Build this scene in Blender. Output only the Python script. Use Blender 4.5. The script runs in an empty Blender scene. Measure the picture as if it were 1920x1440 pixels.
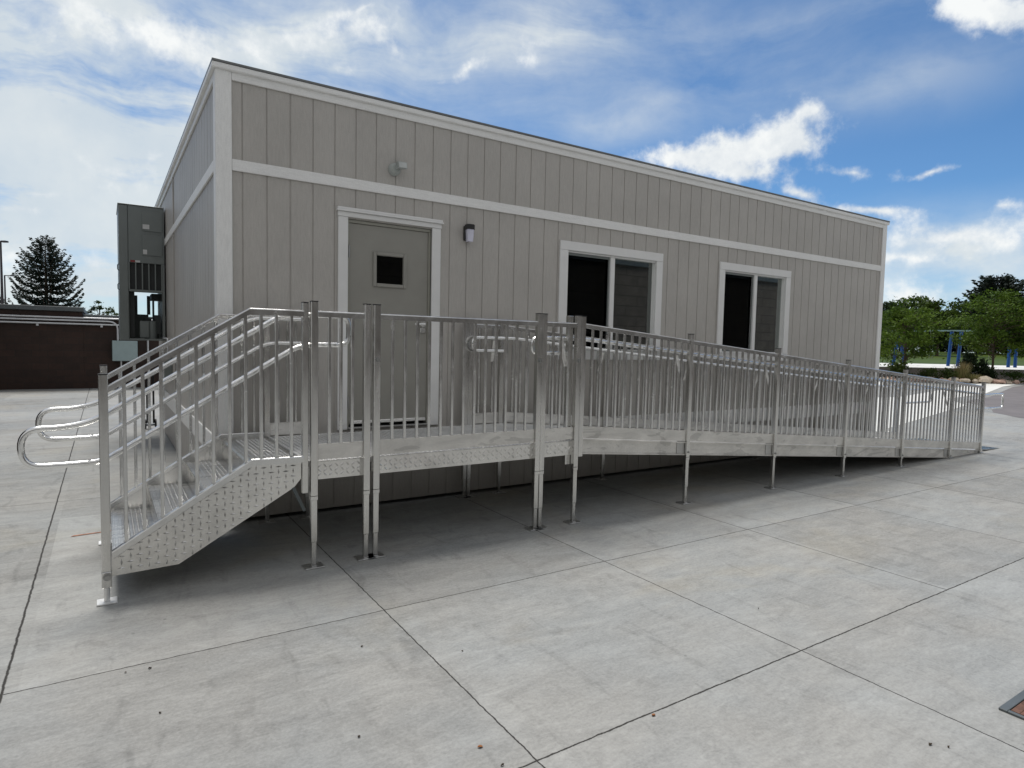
import bpy, math, random
from mathutils import Vector, Matrix
random.seed(7)
S = bpy.context.scene
COL = S.collection
R3 = math.radians

# ------------------------------------------------------------------ node helpers
def new_mat(name):
    m = bpy.data.materials.new(name); m.use_nodes = True
    nt = m.node_tree
    for n in list(nt.nodes): nt.nodes.remove(n)
    out = nt.nodes.new('ShaderNodeOutputMaterial')
    b = nt.nodes.new('ShaderNodeBsdfPrincipled')
    nt.links.new(b.outputs[0], out.inputs[0])
    return m, nt, b, out
def N(nt, t, **kw):
    n = nt.nodes.new(t)
    for k, v in kw.items(): setattr(n, k, v)
    return n
def setin(nt, sock, v):
    if isinstance(v, bpy.types.NodeSocket): nt.links.new(v, sock)
    else: sock.default_value = v
def math_(nt, op, a, b=None, c=None, clamp=False):
    n = N(nt, 'ShaderNodeMath', operation=op); n.use_clamp = clamp
    setin(nt, n.inputs[0], a)
    if b is not None: setin(nt, n.inputs[1], b)
    if c is not None: setin(nt, n.inputs[2], c)
    return n.outputs[0]
def vmath(nt, op, a, b=None):
    n = N(nt, 'ShaderNodeVectorMath', operation=op)
    setin(nt, n.inputs[0], a)
    if b is not None: setin(nt, n.inputs[1], b)
    return n.outputs['Value'] if op in ('DOT_PRODUCT', 'LENGTH') else n.outputs[0]
def vscale(nt, a, s):
    n = N(nt, 'ShaderNodeVectorMath', operation='SCALE')
    setin(nt, n.inputs[0], a); setin(nt, n.inputs['Scale'], s)
    return n.outputs[0]
def noise(nt, vec, scale, detail=4, rough=.55, dist=0., out='Fac'):
    n = N(nt, 'ShaderNodeTexNoise')
    if vec is not None: nt.links.new(vec, n.inputs['Vector'])
    n.inputs['Scale'].default_value = scale; n.inputs['Detail'].default_value = detail
    n.inputs['Roughness'].default_value = rough; n.inputs['Distortion'].default_value = dist
    return n.outputs[out]
def mapr(nt, v, a, b, c, d, smooth=False):
    n = N(nt, 'ShaderNodeMapRange')
    if smooth: n.interpolation_type = 'SMOOTHSTEP'
    setin(nt, n.inputs[0], v)
    for i, x in enumerate((a, b, c, d)): n.inputs[i+1].default_value = x
    return n.outputs[0]
def mixc(nt, f, a, b, mode='MIX'):
    n = N(nt, 'ShaderNodeMix', data_type='RGBA', blend_type=mode)
    setin(nt, n.inputs[0], f)
    for s, v in ((n.inputs[6], a), (n.inputs[7], b)):
        if isinstance(v, bpy.types.NodeSocket): nt.links.new(v, s)
        else: s.default_value = (*v, 1) if len(v) == 3 else v
    return n.outputs[2]
def bump(nt, b, h, strength=.3, dist=.01):
    n = N(nt, 'ShaderNodeBump'); n.inputs['Strength'].default_value = strength
    n.inputs['Distance'].default_value = dist
    nt.links.new(h, n.inputs['Height']); nt.links.new(n.outputs[0], b.inputs['Normal'])
def coords(nt, scale=None):
    g = N(nt, 'ShaderNodeNewGeometry').outputs['Position']
    if scale is None: return g
    m = N(nt, 'ShaderNodeMapping'); m.inputs['Scale'].default_value = scale
    nt.links.new(g, m.inputs[0]); return m.outputs[0]
def simple(name, col, rough=.6, metal=0., nscale=6., var=.12, bstr=0., bscale=80., spec=.5):
    m, nt, b, o = new_mat(name)
    p = coords(nt)
    f = noise(nt, p, nscale, 5)
    k = mapr(nt, f, .3, .7, 1-var, 1+var)
    c = N(nt, 'ShaderNodeVectorMath', operation='SCALE')
    c.inputs[0].default_value = col; nt.links.new(k, c.inputs['Scale'])
    nt.links.new(c.outputs[0], b.inputs['Base Color'])
    b.inputs['Roughness'].default_value = rough; b.inputs['Metallic'].default_value = metal
    b.inputs['Specular IOR Level'].default_value = spec
    if bstr: bump(nt, b, noise(nt, p, bscale, 3), bstr, .003)
    return m

# ------------------------------------------------------------------ materials
def mat_siding(name, col, vertical=True, var=.07):
    m, nt, b, o = new_mat(name)
    big = noise(nt, coords(nt), 1.3, 5, .6)
    grain = noise(nt, coords(nt, (60, 60, 9) if vertical else (7, 7, 90)), 1, 6, .65, .6)
    fine = noise(nt, coords(nt), 130, 3, .7)
    k = math_(nt, 'ADD', mapr(nt, big, .3, .7, 1-var, 1+var), mapr(nt, grain, .35, .65, -.05, .05))
    k = math_(nt, 'ADD', k, mapr(nt, fine, .3, .7, -.06, .06))
    nt.links.new(vscale(nt, col, k), b.inputs['Base Color'])
    b.inputs['Roughness'].default_value = .45
    b.inputs['Specular IOR Level'].default_value = .2
    h = math_(nt, 'ADD', math_(nt, 'MULTIPLY', grain, .7), math_(nt, 'MULTIPLY', noise(nt, coords(nt), 55, 4, .6, 1.2), .8))
    bump(nt, b, h, .55, .004)
    return m
M = {}
M['siding'] = mat_siding('beige_siding', (.486, .466, .436))
M['trim'] = mat_siding('pale_trim_board', (.86, .86, .845), var=.03)
M['trim_h'] = mat_siding('pale_trim_board_flat', (.86, .86, .845), False, var=.03)
M['white'] = simple('white_vinyl', (.80, .80, .79), .35, var=.03)
M['door'] = simple('door_paint', (.31, .302, .272), .38, var=.04, bstr=.05)
M['door_frame'] = simple('door_frame_paint', (.33, .325, .28), .4, var=.04)
M['black'] = simple('black_plastic', (.015, .015, .016), .4, var=.1)
M['rubber'] = simple('dark_rubber', (.02, .02, .022), .7)
M['roofmetal'] = simple('roof_edge', (.16, .165, .165), .4, .3)
M['room'] = simple('room_wall', (.36, .38, .36), .9)
M['roomfloor'] = simple('room_carpet', (.10, .11, .14), .95)
M['hvac'] = simple('hvac_paint', (.185, .205, .20), .4, .0, var=.05)
M['hvac_dark'] = simple('hvac_dark', (.03, .034, .034), .6)
M['sticker'] = simple('sticker_paper', (.62, .62, .62), .6)
M['redsticker'] = simple('red_sticker', (.22, .03, .03), .6)
M['ebox'] = simple('grey_blue_steel', (.33, .42, .43), .45, var=.05)
M['conduit'] = simple('galvanised_conduit', (.62, .63, .65), .4, .5, var=.1)
M['fascia'] = simple('dark_roof_fascia', (.10, .115, .12), .5)
M['lightgrey'] = simple('lamp_grey', (.42, .45, .43), .4)
M['lens'] = simple('frosted_lens', (.72, .72, .85), .25)
M['floodlens'] = simple('flood_lens', (.55, .57, .55), .25)
M['bark'] = simple('tree_bark', (.09, .065, .045), .9, nscale=14, var=.35)
M['blue'] = simple('blue_powder_coat', (.003, .055, .21), .35, var=.05)
M['teal'] = simple('pale_teal_pipe', (.16, .27, .27), .4)
M['pole'] = simple('dark_bronze_pole', (.03, .025, .03), .5)
M['rock'] = simple('sandstone_rock', (.52, .36, .29), .85, nscale=5, var=.35, bstr=.4, bscale=20)
M['rockp'] = simple('cream_rock', (.58, .50, .40), .85, nscale=5, var=.25, bstr=.4, bscale=20)
M['leafbrown'] = simple('dry_leaf', (.05, .035, .02), .8, nscale=80, var=.4)
M['leaforange'] = simple('orange_dry_leaf', (.30, .12, .04), .8, nscale=80, var=.3)
M['rust'] = simple('rusty_iron', (.16, .085, .06), .8, .2, nscale=40, var=.45, bstr=.4)
M['orangepaint'] = simple('orange_marking_paint', (.36, .17, .11), .8, nscale=40, var=.5)

def mat_alu(name, base=.74, rough=.34, warm=0., streak=(3, 3, 3), var=.14):
    m, nt, b, o = new_mat(name)
    f = noise(nt, coords(nt, streak), 2.2, 6, .65, .5)
    g = noise(nt, coords(nt), 42, 4, .6)
    k = math_(nt, 'ADD', mapr(nt, f, .3, .7, base*(1-var), base*(1+var)), mapr(nt, g, .3, .7, -.02, .02))
    nt.links.new(vscale(nt, (1.0+warm, 1.0, .985-warm*1.5), k), b.inputs['Base Color'])
    b.inputs['Metallic'].default_value = 1
    nt.links.new(mapr(nt, f, .3, .7, rough-.06, rough+.08), b.inputs['Roughness'])
    bump(nt, b, noise(nt, coords(nt), 9, 2), .03, .003)
    return m
M['alu'] = mat_alu('mill_aluminium', .68, .21, .0)
M['alu_post'] = mat_alu('mill_aluminium_post', .65, .22, .01, (5, 5, .9), .16)
M['alu_tube'] = mat_alu('bright_aluminium_tube', .88, .22)
M['alu_plate'] = mat_alu('tread_plate_aluminium', .68, .20, .012, var=.18)
M['alu_deck'] = mat_alu('extruded_deck_aluminium', .82, .42)
M['alu_toe'] = mat_alu('toe_plate_aluminium', .74, .42, .02, (1.2, 1.2, 3), .2)
def stains(m, lo=.80):
    nt = m.node_tree; b = [n for n in nt.nodes if n.type == 'BSDF_PRINCIPLED'][0]
    src = b.inputs['Base Color'].links[0].from_socket
    f = noise(nt, coords(nt, (2.4, 2.4, 9)), 1.0, 3, .5, 1.1)
    e = mapr(nt, f, .59, .605, 0, 1)
    c = mixc(nt, e, src, vscale(nt, src, lo)); nt.links.new(c, b.inputs['Base Color'])
stains(M['alu_toe'], .82)
M['alu_tread'] = mat_alu('punched_tread_aluminium', .66, .30, .0, (1, 20, 1), .12)
for k_, mm_ in (('alu_deck', .45), ('alu_toe', .7)):
    [n for n in M[k_].node_tree.nodes if n.type == 'BSDF_PRINCIPLED'][0].inputs['Metallic'].default_value = mm_
M['steel'] = mat_alu('zinc_foot_plate', .6, .45)
M['bolt'] = mat_alu('bolt_steel', .40, .35)

def mat_leaf(name, col, col2, sc=.8, trans=.25):
    m, nt, b, out = new_mat(name)
    f = noise(nt, coords(nt), sc, 3)
    g = noise(nt, coords(nt), 9, 2)
    c = mixc(nt, mapr(nt, math_(nt, 'ADD', math_(nt, 'MULTIPLY', f, .6), math_(nt, 'MULTIPLY', g, .4)), .38, .62, 0, 1), col, col2)
    nt.links.new(c, b.inputs['Base Color']); b.inputs['Roughness'].default_value = .6
    b.inputs['Specular IOR Level'].default_value = .2
    t = N(nt, 'ShaderNodeBsdfTranslucent'); nt.links.new(c, t.inputs[0])
    mx = N(nt, 'ShaderNodeMixShader'); mx.inputs[0].default_value = trans
    nt.links.new(b.outputs[0], mx.inputs[1]); nt.links.new(t.outputs[0], mx.inputs[2])
    nt.links.new(mx.outputs[0], out.inputs[0])
    return m
M['leaf'] = mat_leaf('locust_leaves', (.034, .075, .008), (.12, .19, .018))
M['leafmid'] = mat_leaf('mid_green_leaves', (.022, .048, .006), (.07, .11, .014))
M['leafdark'] = mat_leaf('dark_green_leaves', (.014, .030, .010), (.032, .055, .016))
M['needle'] = mat_leaf('spruce_needles', (.012, .022, .016), (.028, .042, .03), trans=.08)
M['shrub'] = mat_leaf('shrub_leaves', (.03, .06, .01), (.07, .10, .022))
M['shrubdark'] = mat_leaf('dark_shrub_leaves', (.012, .028, .010), (.03, .05, .018))
M['tangrass'] = mat_leaf('tan_grass', (.30, .23, .12), (.18, .20, .07))
M['lawn'] = mat_leaf('lawn', (.045, .078, .006), (.07, .105, .010), .25, .0)

# concrete: real slab joints, broom finish, stains
XJ = [-1.262, .588, 2.378, 4.115, 5.98, 7.8, 9.62, 11.45, 13.3, 15.1, 17, 19, 21, -3.2, -5.1, -7]
def mat_concrete():
    m, nt, b, out = new_mat('broomed_concrete')
    P = coords(nt)
    sp = N(nt, 'ShaderNodeSeparateXYZ'); nt.links.new(P, sp.inputs[0])
    wob = math_(nt, 'MULTIPLY', math_(nt, 'SUBTRACT', noise(nt, P, 14, 4, .7), .5), .018)
    x = math_(nt, 'ADD', sp.outputs[0], wob); y = math_(nt, 'ADD', sp.outputs[1], wob)
    def near(v, v0, w):
        d = math_(nt, 'ABSOLUTE', math_(nt, 'SUBTRACT', v, v0))
        return mapr(nt, d, w*.55, w*1.25, 1, 0)
    line = None
    for xj, w in ((-1.262, .0065), (.588, .0040), (2.378, .0040)):
        l = near(x, xj, w); line = l if line is None else math_(nt, 'MAXIMUM', line, l)
    far = None
    for xj in (4.115, 5.98, 7.8, 9.62, 11.45, 14.2, 17, 20, 24, 28):
        l = near(x, xj, .0045); far = l if far is None else math_(nt, 'MAXIMUM', far, l)
    beyond = math_(nt, 'GREATER_THAN', sp.outputs[1], -4.055)
    line = math_(nt, 'MAXIMUM', line, math_(nt, 'MULTIPLY', far, beyond))
    line = math_(nt, 'MAXIMUM', line, near(y, -4.052, .0046))
    right = math_(nt, 'GREATER_THAN', sp.outputs[0], -1.26)
    line = math_(nt, 'MAXIMUM', line, math_(nt, 'MULTIPLY', near(y, -2.41, .0040), right))
    left = math_(nt, 'LESS_THAN', sp.outputs[0], -.9)
    for yj in (1.6, 5.2, 8.8, 12.4):
        line = math_(nt, 'MAXIMUM', line, math_(nt, 'MULTIPLY', math_(nt, 'MULTIPLY', near(y, yj, .006), left), .75))
    # slab id tone
    cx = math_(nt, 'FLOOR', math_(nt, 'DIVIDE', math_(nt, 'SUBTRACT', sp.outputs[0], .588), 1.79))
    cy = math_(nt, 'FLOOR', math_(nt, 'DIVIDE', math_(nt, 'ADD', sp.outputs[1], 4.052), 1.642))
    cv = N(nt, 'ShaderNodeCombineXYZ'); nt.links.new(cx, cv.inputs[0]); nt.links.new(cy, cv.inputs[1])
    wn = N(nt, 'ShaderNodeTexWhiteNoise'); wn.noise_dimensions = '3D'; nt.links.new(cv.outputs[0], wn.inputs[0])
    tone = mapr(nt, wn.outputs[0], 0, 1, -.045, .035)
    n1 = noise(nt, P, .55, 5, .6, .3)
    n2 = noise(nt, coords(nt, (2.2, 7, 1)), 1.0, 6, .68, .7)
    n3 = noise(nt, coords(nt, (8, 30, 1)), 1.5, 5, .7, .4)
    n4 = noise(nt, P, 60, 4, .75)
    n5 = noise(nt, coords(nt, (4, 6, 1)), 3.2, 6, .75, 1.4)
    v = math_(nt, 'ADD', .325, tone)
    for nn, amp in ((n1, .10), (n2, .15), (n3, .085), (n4, .14), (n5, .10)):
        v = math_(nt, 'ADD', v, math_(nt, 'MULTIPLY', math_(nt, 'SUBTRACT', nn, .5), amp*1.5))
    # newer, paler slab strip nearest the camera
    pale = math_(nt, 'MULTIPLY', math_(nt, 'LESS_THAN', sp.outputs[1], -4.055), math_(nt, 'GREATER_THAN', sp.outputs[0], .588))
    v = math_(nt, 'ADD', v, math_(nt, 'MULTIPLY', pale, .035))
    # dark pits & specks
    vor = N(nt, 'ShaderNodeTexVoronoi'); nt.links.new(P, vor.inputs['Vector']); vor.inputs['Scale'].default_value = 5.5
    pits = math_(nt, 'MULTIPLY', mapr(nt, vor.outputs['Distance'], .03, .07, 1, 0), math_(nt, 'GREATER_THAN', noise(nt, P, 1.7, 2), .56))
    v = math_(nt, 'SUBTRACT', v, math_(nt, 'MULTIPLY', pits, .10))
    # tyre scuffs: faint dark blotch bands
    sc = noise(nt, coords(nt, (5, 1.6, 1)), 1.3, 3, .6, .8)
    v = math_(nt, 'SUBTRACT', v, math_(nt, 'MULTIPLY', mapr(nt, sc, .56, .70, 0, 1), .05))
    # faint tyre tread prints across two slabs
    sx = math_(nt, 'SINE', math_(nt, 'MULTIPLY', math_(nt, 'ADD', sp.outputs[0], math_(nt, 'MULTIPLY', sp.outputs[1], .35)), 52.))
    sy = math_(nt, 'SINE', math_(nt, 'MULTIPLY', math_(nt, 'ADD', sp.outputs[1], math_(nt, 'MULTIPLY', sp.outputs[0], -.08)), 34.))
    tread = mapr(nt, math_(nt, 'MULTIPLY', sx, sy), .05, .35, 0, 1)
    band = math_(nt, 'MULTIPLY', mapr(nt, math_(nt, 'ABSOLUTE', math_(nt, 'ADD', sp.outputs[1], 2.72)), .18, .34, 1, 0), mapr(nt, math_(nt, 'ABSOLUTE', math_(nt, 'SUBTRACT', sp.outputs[0], 1.3)), .7, 1.1, 1, 0))
    band = math_(nt, 'MULTIPLY', band, mapr(nt, n1, .42, .58, .3, 1))
    v = math_(nt, 'SUBTRACT', v, math_(nt, 'MULTIPLY', math_(nt, 'MULTIPLY', tread, band), .035))
    hue = noise(nt, P, .8, 3, .6)
    col = mixc(nt, mapr(nt, hue, .4, .62, 0, 1), (1.0, .995, .95), (.965, .995, .985))
    st = mapr(nt, noise(nt, coords(nt, (.6, .9, 1)), .9, 4, .6, .5), .55, .68, 0, .5)
    col = mixc(nt, st, col, (1.05, .98, .82))
    c = vscale(nt, col, v)
    c = mixc(nt, line, c, (.035, .033, .03))
    nt.links.new(c, b.inputs['Base Color'])
    b.inputs['Roughness'].default_value = .78; b.inputs['Specular IOR Level'].default_value = .3
    h = math_(nt, 'ADD', math_(nt, 'MULTIPLY', n3, .35), math_(nt, 'MULTIPLY', n4, .25))
    h = math_(nt, 'SUBTRACT', h, math_(nt, 'MULTIPLY', line, 1.2))
    bump(nt, b, h, .35, .006)
    return m
M['concrete'] = mat_concrete()
M['concrete2'] = simple('pale_sunlit_concrete', (.74, .735, .70), .8, nscale=1.2, var=.08)  # pale base; on the far pavement it carries painted sunlight
M['asphalt'] = simple('old_asphalt', (.17, .155, .155), .85, nscale=1.1, var=.14, bstr=.3, bscale=60)
M['gravel'] = simple('gravel_bed', (.42, .30, .24), .9, nscale=3, var=.4, bstr=.5, bscale=8)
M['retwall'] = simple('retaining_wall', (.24, .235, .23), .85, nscale=1.5, var=.15)

def mat_brick(name, c1, c2, mortar, sc=1.0, bw=.39, bh=.195, ms=.008):
    m, nt, b, out = new_mat(name)
    sp = N(nt, 'ShaderNodeSeparateXYZ'); nt.links.new(coords(nt), sp.inputs[0])
    cv = N(nt, 'ShaderNodeCombineXYZ')
    nt.links.new(math_(nt, 'ADD', sp.outputs[0], sp.outputs[1]), cv.inputs[0]); nt.links.new(sp.outputs[2], cv.inputs[1])
    br = N(nt, 'ShaderNodeTexBrick'); nt.links.new(cv.outputs[0], br.inputs['Vector'])
    br.inputs['Color1'].default_value = (*c1, 1); br.inputs['Color2'].default_value = (*c2, 1); br.inputs['Mortar'].default_value = (*mortar, 1)
    br.inputs['Scale'].default_value = 1; br.inputs['Mortar Size'].default_value = ms
    br.inputs['Brick Width'].default_value = bw; br.inputs['Row Height'].default_value = bh
    k = mapr(nt, noise(nt, coords(nt), 2.5, 6, .7), .3, .7, .75, 1.25)
    nt.links.new(vscale(nt, br.outputs[0], k), b.inputs['Base Color']); b.inputs['Roughness'].default_value = .8
    bump(nt, b, math_(nt, 'ADD', math_(nt, 'MULTIPLY', br.outputs['Fac'], -.6), noise(nt, coords(nt), 50, 4)), .3, .006)
    return m
M['brick'] = mat_brick('dark_brown_block', (.030, .017, .013), (.042, .022, .016), (.026, .018, .015))
M['brick2'] = mat_brick('tan_block_wall', (.105, .092, .08), (.12, .105, .09), (.045, .04, .036), bw=1.3, bh=.42, ms=.014)

def mat_glass(name, tint, refl=1.0, k=2.0):
    m, nt, b, out = new_mat(name)
    nt.nodes.remove(b)
    tr = N(nt, 'ShaderNodeBsdfTransparent'); tr.inputs[0].default_value = (*tint, 1)
    gl = N(nt, 'ShaderNodeBsdfGlossy'); gl.inputs['Roughness'].default_value = .015
    gl.inputs[0].default_value = (refl*.95, refl, refl*.97, 1)
    fr = N(nt, 'ShaderNodeFresnel'); fr.inputs[0].default_value = 1.52
    mx = N(nt, 'ShaderNodeMixShader')
    nt.links.new(math_(nt, 'MULTIPLY', fr.outputs[0], k, clamp=True), mx.inputs[0])
    nt.links.new(tr.outputs[0], mx.inputs[1]); nt.links.new(gl.outputs[0], mx.inputs[2])
    nt.links.new(mx.outputs[0], out.inputs[0])
    return m
M['glass'] = mat_glass('window_glass', (.50, .60, .55), 1.0, 4.6)
M['glass_scr'] = mat_glass('screened_glass', (.20, .22, .25), .22)
M['glass_door'] = mat_glass('door_glass', (.12, .12, .12), .3)

# ------------------------------------------------------------------ mesh helpers
class MB:
    def __init__(s): s.v = []; s.f = []; s.sm = []
    def add(s, vs, fs, smooth=False):
        o = len(s.v); s.v += [tuple(v) for v in vs]
        s.f += [tuple(i+o for i in f) for f in fs]; s.sm += [smooth]*len(fs)
    def box(s, x0, x1, y0, y1, z0, z1, bev=0.):
        if x0 > x1: x0, x1 = x1, x0
        if y0 > y1: y0, y1 = y1, y0
        if z0 > z1: z0, z1 = z1, z0
        b = min(bev, (x1-x0)/3, (y1-y0)/3, (z1-z0)/3)
        if b <= 0:
            s.add([(x0,y0,z0),(x1,y0,z0),(x1,y1,z0),(x0,y1,z0),(x0,y0,z1),(x1,y0,z1),(x1,y1,z1),(x0,y1,z1)],
                  [(3,2,1,0),(4,5,6,7),(0,1,5,4),(1,2,6,5),(2,3,7,6),(3,0,4,7)]); return
        # chamfered box
        vs = []; idx = {}
        for i, X in enumerate((x0, x1)):
            for j, Y in enumerate((y0, y1)):
                for k, Z in enumerate((z0, z1)):
                    dx = b if i == 0 else -b; dy = b if j == 0 else -b; dz = b if k == 0 else -b
                    for a, p in (('x', (X, Y+dy, Z+dz)), ('y', (X+dx, Y, Z+dz)), ('z', (X+dx, Y+dy, Z))):
                        idx[(i, j, k, a)] = len(vs); vs.append(p)
        fs = []
        g = lambda *q: idx[q]
        fs.append((g(0,0,0,'x'), g(0,0,1,'x'), g(0,1,1,'x'), g(0,1,0,'x')))
        fs.append((g(1,0,0,'x'), g(1,1,0,'x'), g(1,1,1,'x'), g(1,0,1,'x')))
        fs.append((g(0,0,0,'y'), g(1,0,0,'y'), g(1,0,1,'y'), g(0,0,1,'y')))
        fs.append((g(0,1,0,'y'), g(0,1,1,'y'), g(1,1,1,'y'), g(1,1,0,'y')))
        fs.append((g(0,0,0,'z'), g(0,1,0,'z'), g(1,1,0,'z'), g(1,0,0,'z')))
        fs.append((g(0,0,1,'z'), g(1,0,1,'z'), g(1,1,1,'z'), g(0,1,1,'z')))
        for j in (0, 1):
            for k in (0, 1): fs.append((g(0,j,k,'y'), g(0,j,k,'z'), g(1,j,k,'z'), g(1,j,k,'y')))
        for i in (0, 1):
            for k in (0, 1): fs.append((g(i,0,k,'x'), g(i,0,k,'z'), g(i,1,k,'z'), g(i,1,k,'x')))
            for j in (0, 1): fs.append((g(i,j,0,'x'), g(i,j,0,'y'), g(i,j,1,'y'), g(i,j,1,'x')))
            for j in (0, 1):
                for k in (0, 1): fs.append((g(i,j,k,'x'), g(i,j,k,'y'), g(i,j,k,'z')))
        s.add(vs, fs)
    def beam(s, a, b, w, h, up=(0, 0, 1)):
        a = Vector(a); b = Vector(b); d = (b-a).normalized(); u = Vector(up)
        r = d.cross(u).normalized(); u = r.cross(d).normalized()
        vs = []
        for p in (a, b):
            for sx, sz in ((-1,-1),(1,-1),(1,1),(-1,1)): vs.append(p + r*sx*w/2 + u*sz*h/2)
        s.add(vs, [(0,1,2,3),(7,6,5,4),(0,4,5,1),(1,5,6,2),(2,6,7,3),(3,7,4,0)])
    def rail(s, a, b, w, h, ch=.009):
        # square tube running between two points with eased upper edges (section stays vertical)
        a = Vector(a); b = Vector(b)
        pr = [(-w/2, -h/2), (w/2, -h/2), (w/2, h/2-ch), (w/2-ch*.35, h/2-ch*.35), (w/2-ch, h/2), (-w/2+ch, h/2), (-w/2+ch*.35, h/2-ch*.35), (-w/2, h/2-ch)]
        n = len(pr)
        s.add([p+Vector((0, y, z)) for p in (a, b) for y, z in pr], [(i, (i+1) % n, n+(i+1) % n, n+i) for i in range(n)]+[tuple(range(n))[::-1], tuple(range(n, 2*n))])
    def tube(s, pts, r, seg=10, smooth=True, cap=True):
        pts = [Vector(p) for p in pts]; n = len(pts)
        if not isinstance(r, (list, tuple)): r = [r]*n
        d0 = (pts[1]-pts[0]).normalized()
        ref = Vector((0, 0, 1)) if abs(d0.z) < .9 else Vector((1, 0, 0))
        u = d0.cross(ref).normalized(); vs = []; prev = d0
        for i, p in enumerate(pts):
            if i == 0: d = d0
            elif i == n-1: d = (pts[i]-pts[i-1]).normalized()
            else: d = ((pts[i]-pts[i-1]).normalized() + (pts[i+1]-pts[i]).normalized()).normalized()
            u = (u - d*u.dot(d)).normalized(); w = d.cross(u)
            for k in range(seg):
                a = 2*math.pi*k/seg; vs.append(p + (u*math.cos(a)+w*math.sin(a))*r[i])
        fs = [(i*seg+k, i*seg+(k+1)%seg, (i+1)*seg+(k+1)%seg, (i+1)*seg+k) for i in range(n-1) for k in range(seg)]
        s.add(vs, fs, smooth)
        if cap:
            s.add(vs[:seg], [tuple(range(seg))[::-1]]); s.add(vs[-seg:], [tuple(range(seg))])
    def disc(s, c, axis, r, h, seg=12):
        c = Vector(c); s.tube([c, c+Vector(axis).normalized()*h], r, seg, False)
    def build(s, name, mat, parent=None, origin=None):
        me = bpy.data.meshes.new(name)
        o = bpy.data.objects.new(name, me)
        org = Vector(origin) if origin is not None else (parent_world(parent) if parent else Vector((0, 0, 0)))
        me.from_pydata([tuple(Vector(v)-org) for v in s.v], [], s.f)
        me.polygons.foreach_set('use_smooth', s.sm); me.update()
        mats = mat if isinstance(mat, (list, tuple)) else [mat]
        for mm in mats: me.materials.append(mm)
        COL.objects.link(o)
        if parent is not None:
            o.parent = parent; o.location = org - parent_world(parent)
        else: o.location = org
        return o
WLOC = {}
def parent_world(o):
    p = Vector(o.location)
    while o.parent is not None: o = o.parent; p = p + Vector(o.location)
    return p
def tag(o, label=None, cat=None, group=None, kind=None):
    if label: o['label'] = label
    if cat: o['category'] = cat
    if group: o['group'] = group
    if kind: o['kind'] = kind
    return o
def thing(name, label, cat, loc, group=None):
    o = bpy.data.objects.new(name, None); o.empty_display_size = .2
    COL.objects.link(o); o.location = loc
    return tag(o, label, cat, group)
def fillet(pts, r, n=7):
    pts = [Vector(p) for p in pts]; out = [pts[0]]
    for i in range(1, len(pts)-1):
        a, p, b = pts[i-1], pts[i], pts[i+1]
        ra = min(r, (a-p).length*.499, (b-p).length*.499)
        s0 = p+(a-p).normalized()*ra; s1 = p+(b-p).normalized()*ra
        for k in range(n+1):
            t = k/n; out.append(s0*(1-t)**2 + p*2*t*(1-t) + s1*t**2)
    out.append(pts[-1]); return out

# ------------------------------------------------------------------ camera
C0 = Vector((-.8349, -6.0067, 1.6589))
RR = [Vector((.8400128, -.5421295, .0217727)), Vector((-.0160197, -.0648935, -.9977636)), Vector((.54233, .8377854, -.0631961))]
FPX = 1179.3
cam = bpy.data.cameras.new('camera'); co = bpy.data.objects.new('camera', cam); COL.objects.link(co)
mt = Matrix((RR[0], -RR[1], -RR[2])).transposed().to_4x4(); mt.translation = C0
co.matrix_world = mt
cam.sensor_width = 36; cam.lens = FPX/1920*36; cam.clip_start = .05; cam.clip_end = 3000
S.camera = co
def at(u, v, depth):      # a world point seen at photo pixel (u, v) at a distance along the view axis
    return C0 + depth*(RR[0]*((u-960)/FPX) + RR[1]*((v-720)/FPX) + RR[2])
def direction(u, v): return (at(u, v, 1)-C0).normalized()

# ------------------------------------------------------------------ sky and sun
SUN_EL, SUN_AZ = R3(67), R3(2)       # azimuth from +Y towards +X
w = bpy.data.worlds.new('World'); S.world = w; w.use_nodes = True
nt = w.node_tree
for n in list(nt.nodes): nt.nodes.remove(n)
wo = N(nt, 'ShaderNodeOutputWorld'); bg = N(nt, 'ShaderNodeBackground'); nt.links.new(bg.outputs[0], wo.inputs[0])
sky = N(nt, 'ShaderNodeTexSky'); sky.sky_type = 'NISHITA'; sky.sun_disc = False
sky.sun_elevation = SUN_EL; sky.sun_rotation = SUN_AZ; sky.altitude = 1600; sky.air_density = 1.; sky.dust_density = .6; sky.ozone_density = 2.
tc = N(nt, 'ShaderNodeTexCoord').outputs['Generated']
D = vmath(nt, 'NORMALIZE', tc)
sp = N(nt, 'ShaderNodeSeparateXYZ'); nt.links.new(D, sp.inputs[0])
def blobs(lst, dvec):
    tot = None
    for (u, v, ru, rv, ang, amp) in lst:
        c = direction(u, v)
        e1 = direction(u+20, v); e1 = (e1-c*e1.dot(c)).normalized()
        e2 = c.cross(e1)
        a = R3(ang)
        f1 = e1*math.cos(a)+e2*math.sin(a); f2 = -e1*math.sin(a)+e2*math.cos(a)
        g = N(nt, 'ShaderNodeTexGradient'); g.gradient_type = 'QUADRATIC_SPHERE'
        tm = g.texture_mapping; tm.vector_type = 'TEXTURE'; tm.translation = c
        tm.rotation = Matrix((f1, f2, f1.cross(f2))).transposed().to_euler('XYZ')
        tm.scale = ((direction(u+ru, v)-c).length*2.3, (direction(u, v+rv)-c).length*2.3, 1.2)
        nt.links.new(dvec, g.inputs[0])
        tot = math_(nt, 'MULTIPLY_ADD', g.outputs['Fac'], amp*1.15, 0. if tot is None else tot)
    return tot
warp = N(nt, 'ShaderNodeTexNoise'); nt.links.new(D, warp.inputs[0]); warp.inputs['Scale'].default_value = 7; warp.inputs['Detail'].default_value = 5
wv = vscale(nt, vmath(nt, 'SUBTRACT', warp.outputs['Color'], (.5, .5, .5)), .055)
DW = vmath(nt, 'ADD', D, wv)
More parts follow.
